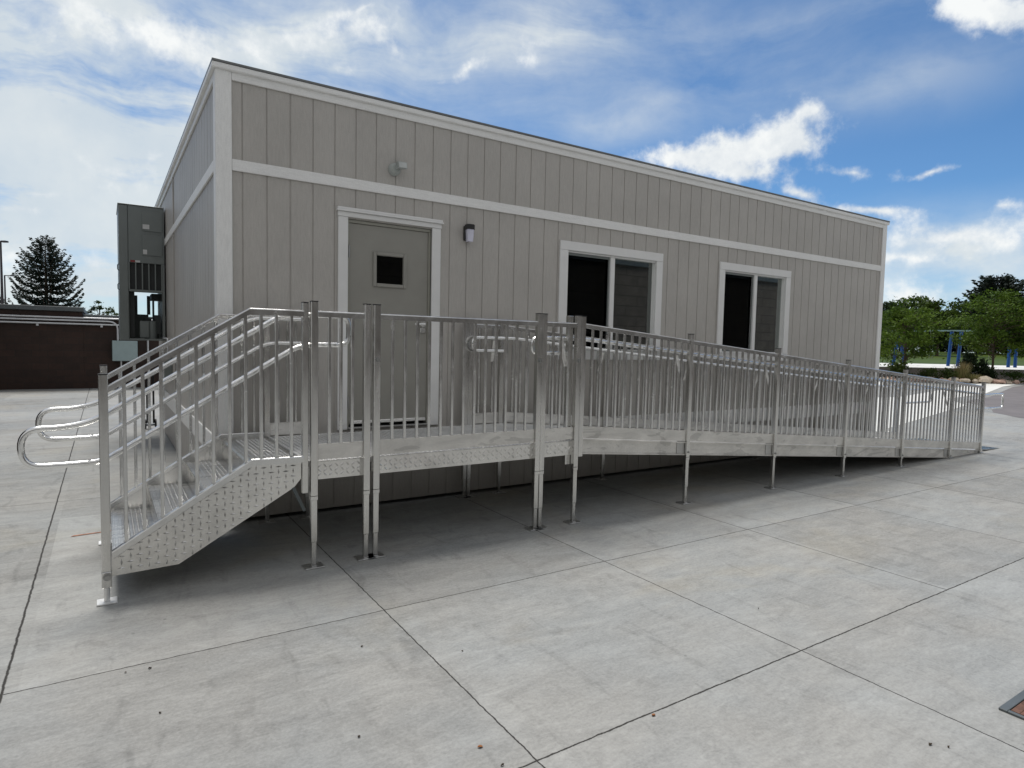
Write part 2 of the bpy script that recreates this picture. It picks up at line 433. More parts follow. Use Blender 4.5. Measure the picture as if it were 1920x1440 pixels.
# angle sign: f1 tilts to 'up' in the picture for positive angle
CUM = [(120,60,120,40,0,.35),(210,330,110,30,8,.5),(560,180,60,16,20,.6),(1010,90,60,14,0,.45),(985,120,30,10,0,.5),(1560,395,60,10,5,.7),(1900,470,70,18,0,.7),(1290,292,120,22,-5,1.15),(1400,280,120,36,-8,1.25),(1350,248,45,16,0,.6),(1480,245,62,46,-12,1.15),(1530,205,24,20,-20,.9),
       (1400,322,80,16,6,1.4),(1500,362,44,15,8,1.4),(1640,395,80,12,4,1.3),(1745,322,42,9,-20,1.2),(1600,322,75,11,5,.95),
       (1800,450,170,26,-6,1.1),(1715,432,38,18,0,.8),(1690,490,60,9,0,.8),(1885,395,50,12,0,.7),
       (1700,555,60,34,0,1.0),(1830,10,115,26,0,1.1),(1900,25,90,34,10,1.2),
       (880,132,34,15,-10,1.0),(822,147,14,6,0,.7),(735,95,42,24,20,.75),(655,60,90,28,-5,.8),(690,20,90,10,-10,.55),
       (330,95,110,42,10,.9),(480,70,170,34,0,.95),(630,130,80,22,14,.75),
       (70,372,70,9,4,.9),(30,400,70,11,5,.7),(300,290,60,12,-6,.5),(40,470,70,22,0,.8),(170,500,70,34,0,.8),(120,545,60,16,0,.5)]
b1 = blobs(CUM, DW)
nz = noise(nt, D, 26, 7, .62); nz2 = noise(nt, D, 7, 5, .6)
# generic clouds away from the photographed part of the sky so reflections and fill light are right
back = mapr(nt, vmath(nt, 'DOT_PRODUCT', D, RR[2]), .45, .25, 0, 1, True)
gen = math_(nt, 'MULTIPLY', mapr(nt, noise(nt, D, 2.6, 6, .6), .34, .50, 0, 1, True), back)
cd = math_(nt, 'ADD', b1, math_(nt, 'MULTIPLY', math_(nt, 'SUBTRACT', math_(nt, 'ADD', math_(nt, 'MULTIPLY', nz, .62), math_(nt, 'MULTIPLY', nz2, .38)), .5), 4.2))
cum = math_(nt, 'MULTIPLY', mapr(nt, cd, .25, 1.5, 0, 1, True), mapr(nt, b1, .04, .22, 0, 1))
# thin high cloud
P2 = N(nt, 'ShaderNodeMapping'); P2.inputs['Scale'].default_value = (2.0, 3.0, 9.0); P2.inputs['Rotation'].default_value = (0, R3(12), 0); nt.links.new(DW, P2.inputs[0])
streak = noise(nt, P2.outputs[0], 1.6, 7, .6, .4)
VEIL = [(0,150,520,560,0,1.0),(250,430,330,150,0,.75),(520,250,230,160,0,.32),(330,200,200,120,0,.35),(620,60,320,100,0,.7),(1060,60,260,90,-15,.62),(1250,180,280,60,-20,.34),
        (1640,150,220,60,-12,.42),(1800,560,330,60,0,.75),(1800,470,260,60,0,.85),(1500,30,200,30,-10,.25),(1130,230,160,30,5,.25)]
bv = blobs(VEIL, DW)
veil = math_(nt, 'MULTIPLY', bv, mapr(nt, math_(nt, 'ADD', math_(nt, 'MULTIPLY', streak, .7), math_(nt, 'MULTIPLY', nz2, .3)), .36, .62, .15, 1.3), clamp=True)
veil = math_(nt, 'MULTIPLY', veil, .92)
veil = math_(nt, 'MAXIMUM', veil, math_(nt, 'MULTIPLY', back, .12))
hz = mapr(nt, sp.outputs[2], 0, .16, .55, 0, True)
veil = math_(nt, 'MAXIMUM', veil, hz)
blue = mixc(nt, 1.0, sky.outputs[0], (.62, .88, 1.04), 'MULTIPLY')
veilcol = mixc(nt, mapr(nt, nz2, .35, .65, 0, 1), (5.6, 6.25, 6.7), (6.7, 7.1, 7.15))
c1 = mixc(nt, veil, blue, veilcol)
cumcol = mixc(nt, mapr(nt, math_(nt, 'ADD', math_(nt, 'MULTIPLY', nz2, .65), math_(nt, 'MULTIPLY', nz, .35)), .40, .58, 0, 1), (5.9, 6.4, 6.9), (8.2, 8.4, 8.4))
c2 = mixc(nt, cum, c1, cumcol)
c3 = mixc(nt, math_(nt, 'MULTIPLY', gen, .9), c2, (5.3, 5.2, 5.0))
nt.links.new(c3, bg.inputs[0]); bg.inputs[1].default_value = .085
w.cycles.sampling_method = 'MANUAL'; w.cycles.sample_map_resolution = 256
sun = bpy.data.lights.new('sun', 'SUN'); sun.energy = 2.3; sun.angle = R3(24); sun.color = (1, .965, .91)
so = bpy.data.objects.new('sun', sun); COL.objects.link(so)
sd = Vector((math.sin(SUN_AZ)*math.cos(SUN_EL), math.cos(SUN_AZ)*math.cos(SUN_EL), math.sin(SUN_EL)))
so.rotation_euler = sd.to_track_quat('Z', 'Y').to_euler()
so.location = (0, 20, 30)

# ------------------------------------------------------------------ ground
def sheet(name, pts, z, mat, kind='structure'):
    mb = MB(); mb.add([(x, y, z) for x, y in pts], [tuple(range(len(pts)))])
    return tag(mb.build(name, mat), kind=kind)
sheet('ground', [(-600,-600),(900,-600),(900,900),(-600,900)], 0, M['concrete'])
asph = [(19.0,-3.0),(19.5,.6),(20.6,1.6),(22.5,2.35),(24.0,3.6),(25.3,4.0),(26.8,4.15),(30,4.9),(34,6.0),(38.5,7.2),(43,8.0),(60,9),(60,-10),(40,-14),(19,-9)]
sheet('asphalt_path', asph, .004, M['asphalt'])
sheet('sunlit_pavement', [(20,6.5),(24,5.8),(40,9.3),(46,10.2),(75,12.5),(75,6),(60,9.6),(43,8.4),(38.5,7.6),(30,5.3),(25,4.6),(22.5,3.0),(13.2,.9),(12.4,.25),(11.3,.25),(11.2,9),(16,30),(40,32),(41.2,15.7),(41,14),(33,10.6)], .008, M['concrete2'])  # sunlit look of the far ground painted in as a paler tone
# terrace: frame aligned with the view: lateral L, forward F
Fh = Vector((RR[2].x, RR[2].y, 0)).normalized(); Lh = Vector((Fh.y, -Fh.x, 0))
def LF(l, f, z): p = Vector((C0.x, C0.y, 0)) + Lh*l + Fh*f; return (p.x, p.y, z)
mb = MB()
mb.add([LF(14,39.0,.01),LF(90,39.0,.01),LF(90,36.4,.01),LF(24,37.0,.01),LF(14,36.0,.01)], [(0,1,2,3,4)])
tag(mb.build('gravel_bed', M['gravel']), kind='structure')
mb = MB()
mb.add([LF(5,39.4,.74),LF(120,39.4,.74),LF(120,47.5,.86),LF(5,47.5,.86)], [(3,2,1,0)])
tag(mb.build('playground_pavement', M['concrete2']), kind='structure')
mb = MB()
NL, NF = 30, 14
for j in range(NF+1):
    f = 47.5 + (150-47.5)*(j/NF)
    for i in range(NL+1):
        l = -10 + 170*i/NL
        z = .87 + 1.0*min(1, (f-47.5)/55)**.9 + .08*math.sin(l*.21)*min(1, j/3)
        mb.v.append(LF(l, f, z))
for j in range(NF):
    for i in range(NL):
        a = j*(NL+1)+i; mb.f.append((a, a+1, a+NL+2, a+NL+1)); mb.sm.append(True)
tag(mb.build('lawn', M['lawn']), kind='structure')
mb = MB()
for l0, l1 in ((5, 60), (60, 120)):
    a = [LF(l0,39.0,-.02),LF(l1,39.0,-.02),LF(l1,39.4,-.02),LF(l0,39.4,-.02),LF(l0,39.0,.76),LF(l1,39.0,.76),LF(l1,39.4,.76),LF(l0,39.4,.76)]
    mb.add(a, [(3,2,1,0),(4,5,6,7),(0,1,5,4),(1,2,6,5),(2,3,7,6),(3,0,4,7)])
tag(mb.build('retaining_wall', M['retwall']), 'low grey concrete retaining wall between the rock bed and the playground', 'wall')

# ------------------------------------------------------------------ modular classroom
BL, BD, BH = 10.97, 7.32, 3.98
bld = thing('modular_classroom', 'beige modular classroom building with pale trim, flat roof, a door and two windows', 'building', (0, 0, 0))
G = .2032
def siding_x(mb, x0, x1, z0, z1, holes, y=0., first=.197, depth=.007, gw=.0058):
    xs = {x0, x1}; zs = {z0, z1}
    n = int((x1-first)/G)+2
    gr = []
    for i in range(-1, n):
        g0 = first+i*G
        gq = gw*(1.35 if i % 6 == 2 else 1)
        if g0-gq > x0 and g0+gq < x1: gr.append((g0-gq, g0+gq)); xs.update((g0-gq, g0+gq))
    for h in holes: xs.update((h[0], h[1])); zs.update((h[2], h[3]))
    xs = sorted(xs); zs = sorted(zs)
    for i in range(len(xs)-1):
        a, b = xs[i], xs[i+1]
        if b-a < 1e-6: continue
        mx = (a+b)/2; ing = any(g[0] <= mx <= g[1] for g in gr)
        yy = y+depth if ing else y
        for j in range(len(zs)-1):
            c, d = zs[j], zs[j+1]; mz = (c+d)/2
            if any(h[0] < mx < h[1] and h[2] < mz < h[3] for h in holes): continue
            mb.add([(a,yy,c),(b,yy,c),(b,yy,d),(a,yy,d)], [(0,1,2,3)])
            for g in gr:
                if abs(a-g[0]) < 1e-6 and ing: mb.add([(a,y,c),(a,y+depth,c),(a,y+depth,d),(a,y,d)], [(0,1,2,3)])
                if abs(b-g[1]) < 1e-6 and ing: mb.add([(b,y+depth,c),(b,y,c),(b,y,d),(b,y+depth,d)], [(0,1,2,3)])
DX0, DX1, DZ0, DZ1 = 1.13, 2.025, .80, 2.825
W1 = (3.785, 5.275, 1.60, 2.79); W2 = (6.62, 8.09, 1.60, 2.79)
mb = MB()
siding_x(mb, .0, BL, .035, BH-.01, [(DX0, DX1, DZ0, DZ1), W1, W2])
mb.build('front_wall', M['siding'], bld)
# side walls (same profile turned by 90 degrees)
def side(x, flip):
    t = MB(); siding_x(t, 0, BD, .035, BH-.01, [], 0., .19)
    o = MB(); o.v = [((x+v[1]) if not flip else (x-v[1]), (v[0] if flip else BD-v[0]), v[2]) for v in t.v]
    if flip: o.v = [(x-v[1], v[0], v[2]) for v in t.v]
    else: o.v = [(x+v[1], BD-v[0], v[2]) for v in t.v]
    o.f = t.f; o.sm = t.sm; return o
side(0, False).build('side_wall', M['siding'], bld)
side(BL, True).build('side_wall', M['siding'], bld)
mb = MB(); mb.box(.03, BL-.03, BD-.02, BD, .04, BH-.01); mb.build('rear_wall', M['siding'], bld)
# inner room
mb = MB()
yi = .14
def wallpiece(x0, x1, z0, z1): mb.box(x0, x1, .03, yi, z0, z1)
wallpiece(.03, DX0-.01, .1, 3.9); wallpiece(DX0-.01, DX1+.01, DZ1+.01, 3.9); wallpiece(DX1+.01, W1[0]-.01, .1, 3.9)
wallpiece(W1[0]-.01, W1[1]+.01, .1, W1[2]-.01); wallpiece(W1[0]-.01, W1[1]+.01, W1[3]+.01, 3.9)
wallpiece(W1[1]+.01, W2[0]-.01, .1, 3.9)
wallpiece(W2[0]-.01, W2[1]+.01, .1, W2[2]-.01); wallpiece(W2[0]-.01, W2[1]+.01, W2[3]+.01, 3.9)
wallpiece(W2[1]+.01, BL-.03, .1, 3.9)
mb.box(.03, .06, yi+.001, BD-.05, .1, 3.9); mb.box(BL-.06, BL-.03, yi+.001, BD-.05, .1, 3.9)
mb.box(.061, BL-.061, BD-.1, BD-.05, .1, 3.9); mb.box(.061, BL-.061, yi+.001, BD-.101, 3.1, 3.14)
mb.build('interior_lining', M['room'], bld)
mb = MB(); mb.box(.061, BL-.061, yi+.001, BD-.101, .72, .77); mb.build('interior_floor', M['roomfloor'], bld)
# roof
mb = MB()
mb.box(-.045, BL+.045, -.05, BD+.05, 3.985, 4.003)
mb.build('roof', M['roofmetal'], bld)
mb = MB()
ov = .045
for (x0, x1, y0, y1) in ((-ov, BL+ov, -.046, -.012), (-ov, -.012, -.0119, BD+.04), (BL+.012, BL+ov, -.0119, BD+.04)):
    mb.box(x0, x1, y0, y1, 3.935, 3.984, .006)
mb.build('eave_trim', M['trim_h'], bld)
# trims front
TY = -.019
mb = MB(); mb.box(0.112, BL-.112, TY, -.0005, 3.868, 3.95, .003); mb.build('top_trim', M['trim_h'], bld)
mb = MB(); mb.box(0.112, BL-.112, TY, -.0005, 3.108, 3.205, .003); mb.build('band_trim', M['trim_h'], bld)
mb = MB(); mb.box(.112, DX0-.09, TY, -.0005, .565, .765, .003); mb.box(DX1+.09, BL-.112, TY, -.0005, .565, .765, .003); mb.build('base_trim', M['trim_h'], bld)
for x0, x1 in ((-.019, .11), (BL-.11, BL+.019)):
    mb = MB(); mb.box(x0, x1, TY-.003, -.0005, .03, 3.95, .003)
    xs = (x0, 0-.0005) if x0 < 1 else (BL+.0005, x1)
    mb.box(xs[0], xs[1], .0, .11, .03, 3.95, .003)
    mb.build('corner_trim', M['trim'], bld)
for sx in (-1, 1):
    xx = (-.019, -.0005) if sx < 0 else (BL+.0005, BL+.019)
    mb = MB(); mb.box(*xx, .112, BD, 3.868, 3.95, .003); mb.build('top_trim', M['trim_h'], bld)
    mb = MB(); mb.box(*xx, .112, BD, 3.108, 3.205, .003); mb.build('band_trim', M['trim_h'], bld)
    mb = MB(); mb.box(*xx, .112, BD, .565, .765, .003); mb.build('base_trim', M['trim_h'], bld)
    mb = MB()
    for z0, z1 in ((.766, 3.107), (3.206, 3.867)): mb.box(xx[0]+.004 if sx<0 else xx[0], xx[1] if sx<0 else xx[1]-.004, 4.06, 4.12, z0, z1, .002)
    mb.build('seam_batten', M['siding'], bld)
# door
mb = MB()
mb.box(1.040, DX0+.005, -.024, -.0005, .79, 2.838, .003); mb.build('door_trim', M['white'], bld)
mb = MB(); mb.box(DX1-.005, 2.118, -.024, -.0005, .79, 2.838, .003); mb.build('door_trim', M['white'], bld)
mb = MB()
mb.box(1.035, 2.124, -.030, -.0005, 2.839, 2.885, .003)
mb.box(1.022, 2.138, -.052, -.0005, 2.886, 2.902, .003); mb.box(1.03, 2.13, -.044, -.0005, 2.903, 2.925, .003)
mb.build('door_head_trim', M['white'], bld)
mb = MB()
mb.box(DX0+.006, DX0+.03, .012, .10, DZ0, DZ1-.032); mb.box(DX1-.03, DX1-.006, .012, .10, DZ0, DZ1-.032); mb.box(DX0+.006, DX1-.006, .012, .10, DZ1-.03, DZ1-.002)
mb.build('door_frame', M['door_frame'], bld)
door = MB()
a0, a1, c0, c1 = DX0+.032, DX1-.032, .835, DZ1-.034
vx0, vx1, vz0, vz1 = 1.437, 1.718, 2.235, 2.508
door.box(a0, vx0, .024, .066, c0, c1); door.box(vx1, a1, .024, .066, c0, c1)
door.box(vx0, vx1, .024, .066, c0, vz0); door.box(vx0, vx1, .024, .066, vz1, c1)
door = door.build('door', M['door'], bld)
mb = MB(); e = .036
mb.box(vx0-e, vx0-.001, .006, .0235, vz0-e, vz1+e, .006); mb.box(vx1+.001, vx1+e, .006, .0235, vz0-e, vz1+e, .006)
mb.box(vx0, vx1, .006, .0235, vz1+.001, vz1+e, .006); mb.box(vx0, vx1, .006, .0235, vz0-e, vz0-.001, .006)
mb.build('window_frame', M['door'], door)
mb = MB(); mb.box(vx0+.001, vx1-.001, .032, .038, vz0+.001, vz1-.001); mb.build('window_pane', M['glass_door'], door)
mb = MB()
hx, hz_ = 1.945, 1.845
mb.disc((hx, .0235, hz_), (0, -1, 0), .033, .012, 20); mb.disc((hx, .0115, hz_), (0, -1, 0), .012, .045, 12)
mb.tube([(hx, -.038, hz_), (hx-.03, -.04, hz_), (hx-.115, -.036, hz_-.004)], [.012, .011, .009], 10)
mb.box(hx-.03, hx+.03, .010, .0232, hz_-.09, hz_-.036, .006)
mb.build('handle', M['alu_tube'], door)
for z in (1.05, 1.82, 2.52):
    mb = MB(); mb.tube([(a0-.006, .014, z-.06), (a0-.006, .014, z+.06)], .009, 10); mb.build('hinge', M['bolt'], door)
mb = MB(); mb.box(a0+.01, a1-.01, .004, .0235, .84, .872, .004); mb.build('door_sweep', M['alu_tube'], door)
mb = MB(); mb.box(DX0+.006, DX1-.006, -.03, .11, .792, .812, .004); mb.build('threshold', M['bolt'], bld)
# windows
def window(W, trimx0, trimx1, ztop, zbot, mid):
    x0, x1, z0, z1 = W
    mb = MB()
    y0 = -.024
    mb.box(trimx0, x0+.012, y0, -.0005, zbot+.112, ztop-.105, .003); mb.box(x1-.012, trimx1, y0, -.0005, zbot+.112, ztop-.105, .003)
    mb.box(trimx0, trimx1, y0-.003, -.0005, ztop-.104, ztop, .003); mb.box(trimx0, trimx1, y0-.003, -.0005, zbot, zbot+.111, .003)
    fr = mb.build('window_frame', M['white'], bld)
    mb = MB(); t = .022
    mb.box(x0+.001, x0+t, .002, .07, z0+.002, z1-.002); mb.box(x1-t, x1-.001, .002, .07, z0+.002, z1-.002)
    mb.box(x0+t+.0005, x1-t-.0005, .002, .07, z1-t, z1-.002); mb.box(x0+t+.0005, x1-t-.0005, .002, .07, z0+.002, z0+t)
    mb.box(mid-.036, mid+.036, .0, .068, z0+t+.0005, z1-t-.0005, .004)
    mb.build('sash', M['white'], fr)
    mb = MB(); mb.box(mid+.036, x1-t-.0005, .052, .058, z0+t, z1-t); mb.build('window_pane', M['glass'], fr)
    mb = MB(); mb.box(x0+t+.0005, mid-.036, .052, .058, z0+t, z1-t); mb.build('window_pane', M['glass_scr'], fr)
    mb = MB(); s = .018
    a, b_ = x0+t+.001, mid-.037
    mb.box(a, a+s, .022, .032, z0+t+.001, z1-t-.001); mb.box(b_-s, b_, .022, .032, z0+t+.001, z1-t-.001)
    mb.box(a+s, b_-s, .022, .032, z1-t-s-.012, z1-t-.001); mb.box(a+s, b_-s, .022, .032, z0+t+.001, z0+t+s)
    mb.build('insect_screen_frame', M['hvac'], fr)
    mb = MB(); mb.box(trimx0+.02, trimx1-.02, -.045, -.0275, zbot+.112, zbot+.128, .003); mb.build('sill', M['white'], fr)
window(W1, 3.675, 5.375, 2.892, 1.49, 4.52)
window(W2, 6.515, 8.195, 2.892, 1.49, 7.365)
# a few things inside the room, seen dimly through the right window
ch = thing('classroom_chair', 'dark moulded chair standing inside the classroom behind the right window', 'chair', (7.95, 1.1, .77))
mb = MB()
back = [(7.72+.44*i/8, 1.30+.03*math.sin(i/8*3.14), 1.78+.27*math.sin(i/8*math.pi)**.5) for i in range(9)]
mb.tube([(7.72, 1.3, 1.25), (7.72, 1.3, 1.6)]+back+[(8.16, 1.3, 1.6), (8.16, 1.3, 1.25)], .02, 8)
mb.build('backrest', M['lightgrey'], ch)
mb = MB(); mb.box(7.70, 8.18, .88, 1.32, 1.2, 1.24, .01); mb.build('seat', M['hvac'], ch)
for x in (7.73, 8.15):
    for y in (.92, 1.28): mb = MB(); mb.tube([(x, y, .77), (x, y, 1.2)], .013, 8); mb.build('leg', M['bolt'], ch)
# wall lights
fl = thing('flood_light', 'small grey security floodlight on the upper siding above the door', 'light', (1.615, -.001, 3.36))
mb = MB(); mb.tube([(1.60, -.0005, 3.36), (1.60, -.035, 3.36), (1.60, -.055, 3.36)], [.062, .06, .035], 20); mb.build('base', M['lightgrey'], fl)
mb = MB(); mb.tube([(1.60, -.04, 3.36), (1.635, -.08, 3.385)], .018, 10); mb.build('arm', M['lightgrey'], fl)
mb = MB()
fv = [(1.60,-.055,3.425),(1.69,-.055,3.425),(1.69,-.115,3.42),(1.60,-.115,3.42),(1.605,-.055,3.365),(1.68,-.055,3.365),(1.69,-.13,3.355),(1.60,-.13,3.355)]
mb.add(fv, [(0,1,2,3),(7,6,5,4),(3,2,6,7),(1,0,4,5),(0,3,7,4),(2,1,5,6)]); mb.build('head', M['lightgrey'], fl)
mb = MB(); mb.add([(1.606,-.118,3.414),(1.684,-.118,3.414),(1.684,-.1315,3.361),(1.606,-.1315,3.361)], [(0,3,2,1)]); mb.build('lens', M['floodlens'], fl)
wl = thing('wall_lantern', 'black wall lamp with frosted white lens beside the door', 'light', (2.44, -.001, 2.80))
mb = MB()
mb.box(2.39, 2.475, -.035, -.0005, 2.75, 2.905, .006)
pr = [(2.39,-.035),(2.475,-.035),(2.48,-.095),(2.46,-.115),(2.405,-.115),(2.385,-.095)]
n_ = len(pr); mb.add([(x,y,2.86) for x,y in pr]+[(x*1.0,y,2.912) for x,y in pr], [tuple(range(n_))[::-1], tuple(range(n_, 2*n_))]+[(i,(i+1)%n_,n_+(i+1)%n_,n_+i) for i in range(n_)])
mb.build('housing', M['black'], wl)
mb = MB()
pr = [(2.40,-.037),(2.468,-.037),(2.474,-.092),(2.456,-.110),(2.409,-.110),(2.391,-.092)]; pb = [(2.437+(x-2.437)*.8, -.042+(y+.042)*.85) for x, y in pr]
mb.add([(x,y,2.735) for x,y in pb]+[(x,y,2.8595) for x,y in pr], [tuple(range(n_))[::-1], tuple(range(n_, 2*n_))]+[(i,(i+1)%n_,n_+(i+1)%n_,n_+i) for i in range(n_)])
mb.build('lens', M['lens'], wl)

# HVAC unit on the side wall
hv = thing('hvac_unit', 'tall dark grey wall-mounted air conditioning cabinet on the end wall', 'air conditioner', (-.02, 6.0, 1.59))
HX0, HX1, HY0, HY1, HZ0, HZ1 = -.635, -.0205, 5.5, 6.6, 1.59, 3.675
mb = MB()
mb.box(HX0, HX0+.125, HY0, HY1, HZ0, HZ1, .012)                 # front strip (outer side)
mb.box(HX0+.1255, HX1, HY0+.001, HY1, 2.80, HZ1-.001, .004)
mb.box(HX1-.035, HX1, HY0+.001, HY1, HZ0, 2.799, .003)
mb.box(HX0+.1255, HX1-.0355, HY0+.001, HY1, HZ0, HZ0+.03, .003); mb.box(HX0+.1255, HX1-.0355, HY0+.001, HY0+.06, 2.352, 2.385, .003)
mb.box(HX0+.1255, -.36, HY1-.05, HY1, HZ0+.031, 2.35); mb.box(-.36, -.20, HY1-.05, HY1, HZ0+.031, 2.03); mb.box(-.20, HX1-.0355, HY1-.05, HY1, HZ0+.031, 1.93); mb.box(-.14, -.11, HY1-.05, HY1, 1.93, 2.35); mb.box(-.22, -.17, HY1-.05, HY1, 2.03, 2.35)
mb.box(HX0-.01, HX1, HY0-.012, HY1+.01, HZ1+.0005, HZ1+.012, .003)
mb.build('cabinet', M['hvac'], hv)
mb = MB(); mb.box(HX0+.126, HX1-.036, HY0+.05, HY1-.36, 2.386, 2.799); mb.box(HX0+.126, HX0+.20, HY0+.1, HY1-.36, HZ0+.031, 2.35); mb.box(-.30, -.20, HY0+.2, HY0+.45, HZ0+.031, 1.95); mb.box(-.16, -.08, HY0+.12, HY0+.3, 1.70, 2.0); mb.box(-.19,-.05,HY0+.3,HY1-.36,2.25,2.35)
mb.build('coil', M['hvac_dark'], hv)
mb = MB(); mb.tube([(-.2, HY0+.15, 1.62), (-.2, HY0+.15, 1.9)], .07, 14); mb.box(-.37, -.24, HY0+.06, HY0+.18, 1.63, 1.90, .01); mb.build('compressor', M['hvac'], hv)
for i in range(6):
    x = HX0+.13+i*(HX1-.04-HX0-.13)/5
    mb = MB(); mb.box(x-.009, x+.009, HY0-.004, HY0+.02, 2.386, 2.799, .002); mb.build('grille_bar', M['hvac'], hv)
for z0, z1 in ((3.30, 3.605), (2.92, 3.245)):
    mb = MB(); mb.box(-.325, -.05, HY0-.012, HY0+.0, z0, z1, .003); p = mb.build('access_panel', M['hvac'], hv)
    mb = MB()
    if z0 > 3.1: mb.box(-.315, -.225, HY0-.014, HY0-.0125, z0+.03, z0+.10)
    else: mb.box(-.315, -.26, HY0-.014, HY0-.0125, z0+.02, z0+.09)
    mb.build('sticker', M['sticker'], p)
mb = MB(); mb.box(-.42, -.355, HY0-.0015, HY0+.001, 2.775+.03, 2.835); mb.build('sticker', M['sticker'], hv)
mb = MB(); mb.box(-.485, -.425, HY0-.0015, HY0+.001, 2.775+.03, 2.835); mb.build('warning_sticker', M['redsticker'], hv)
for z in (2.72, 2.42):
    mb = MB(); mb.tube(fillet([(HX0+.005, HY0+.08, z-.05), (HX0-.02, HY0+.08, z-.04), (HX0-.02, HY0+.08, z+.04), (HX0+.005, HY0+.08, z+.05)], .02), .006, 8); mb.build('handle', M['black'], hv)
jb = thing('disconnect_box', 'small grey electrical disconnect box low on the end wall below the air conditioner', 'electrical box', (-.05, 4.9, 1.05))
mb = MB(); mb.box(-.11, -.0005, 4.55, 4.78, 1.05, 1.36, .006); mb.build('enclosure', M['hvac'], jb)
mb = MB(); mb.tube([(-.05, 4.66, 1.361), (-.05, 4.66, 1.62), (-.05, 5.2, 1.64), (-.05, 5.6, 1.64)], .014, 8); mb.build('conduit', M['conduit'], jb)
dl = thing('hand_cart', 'dark upright hand cart standing behind the end wall corner', 'cart', (-.16, 6.9, 0))
mb = MB()
for x in (-.22, -.12): mb.tube([(x, 6.95, .1), (x, 6.98, .95)], .016, 8)
mb.tube([(-.22, 6.98, .95), (-.12, 6.98, .95)], .016, 8); mb.box(-.24, -.10, 6.82, 6.96, .07, .085)
mb.build('frame', M['black'], dl)
for x in (-.25, -.09): mb = MB(); mb.disc((x-.012, 6.97, .085), (1, 0, 0), .085, .024, 18); mb.build('wheel', M['rubber'], dl)

# ------------------------------------------------------------------ tread-plate lugs
def lug(mb, cx, cz, y, ang, L=.022, Wd=.006, H=.006, ny=-1):
    c, s = math.cos(ang), math.sin(ang)
    P = [(-L, 0, 0), (0, -Wd, 0), (L, 0, 0), (0, Wd, 0), (-L*.35, 0, H), (L*.35, 0, H)]
    vs = [(cx+a*c-b*s, y+ny*h, cz+a*s+b*c) for a, b, h in P]
    mb.add(vs, [(0,1,5,4),(1,2,5),(2,3,4,5),(3,0,4)])
def lugs_region(mb, inside, x0, x1, z0, z1, y, ang0, pitch=.031, ny=-1):
    k = 0; nx = int((x1-x0)/pitch)+2; nz = int((z1-z0)/(pitch*.75))+2
    for j in range(nz):
        for i in range(nx):
            x = x0+pitch*i; z = z0+pitch*.75*j
            if inside(x, z): lug(mb, x, z, y, ang0+(math.pi/2 if (i+j) % 2 else 0), ny=ny)
def poly_inside(P, m=.012):
    def f(x, z):
        n = len(P)
        for i in range(n):
            ax, az = P[i]; bx, bz = P[(i+1) % n]
            d = ((bx-ax)*(z-az)-(bz-az)*(x-ax))/math.hypot(bx-ax, bz-az)
            if d < m: return False
        return True
    return f
def poly_inside_nc(P, m=.012):      # non-convex friendly: even-odd plus edge distance
    def f(x, z):
        c = False; n = len(P)
        for i in range(n):
            ax, az = P[i]; bx, bz = P[(i+1) % n]
            if (az > z) != (bz > z) and x < (bx-ax)*(z-az)/(bz-az)+ax: c = not c
            L2 = (bx-ax)**2+(bz-az)**2; t = max(0, min(1, ((x-ax)*(bx-ax)+(z-az)*(bz-az))/L2))
            if math.hypot(x-ax-t*(bx-ax), z-az-t*(bz-az)) < m: return False
        return c
    return f
def bolt(parent, x, y, z, r=.017, ny=-1):
    mb = MB(); mb.disc((x, y, z), (0, ny, 0), r*1.25, .003, 14); mb.disc((x, y+ny*.003, z), (0, ny, 0), r*.8, .010, 6)
    return mb.build('bolt', M['bolt'], parent)
def post(parent, x, y, zb, zt, w=.05, name='post'):
    mb = MB(); mb.box(x-w/2, x+w/2, y-w/2, y+w/2, zb, zt-.004, .003)
    p = mb.build(name, M['alu_post'], parent)
    mb = MB(); mb.box(x-w/2-.001, x+w/2+.001, y-w/2-.001, y+w/2+.001, zt-.0035, zt+.001, .001); mb.build('post_cap', M['rubber'], p)
    return p
def leg(parent, x, y, ztop, n=2, side=1):
    mb = MB()
    if ztop > .45:
        zm = ztop*.36
        mb.box(x-.022, x+.022, y-.022, y+.022, zm, ztop, .003); mb.box(x-.017, x+.017, y-.017, y+.017, .008, zm-.0005, .002)
        mb.box(x-.0255, x+.0255, y-.0255, y+.0255, ztop-.03, ztop-.0005, .002)
    else: mb.box(x-.019, x+.019, y-.019, y+.019, .008, ztop, .002)
    l = mb.build('leg', M['alu_post'], parent)
    mb = MB(); mb.box(x-.07, x+.07, y-.05, y+.06, .001, .0095, .002)
    mb.box(x-.018, x+.018, y-.0275, y-.0235, .010, .02)
    mb.build('foot_plate', M['steel'], l)
    return l
def picket(parent, x, y, z0, z1, w=.021):
    mb = MB(); mb.box(x-w/2, x+w/2, y-w/2, y+w/2, z0, z1, .002)
    mb.box(x-w/2-.003, x+w/2+.003, y-w/2-.003, y+w/2+.003, z0-.0005, z0+.004)
    return mb.build('picket', M['alu'], parent)
YF, YB = -1.45, -.115        # front and rear rail lines
HF, HB = -1.365, -.20        # handrail lines
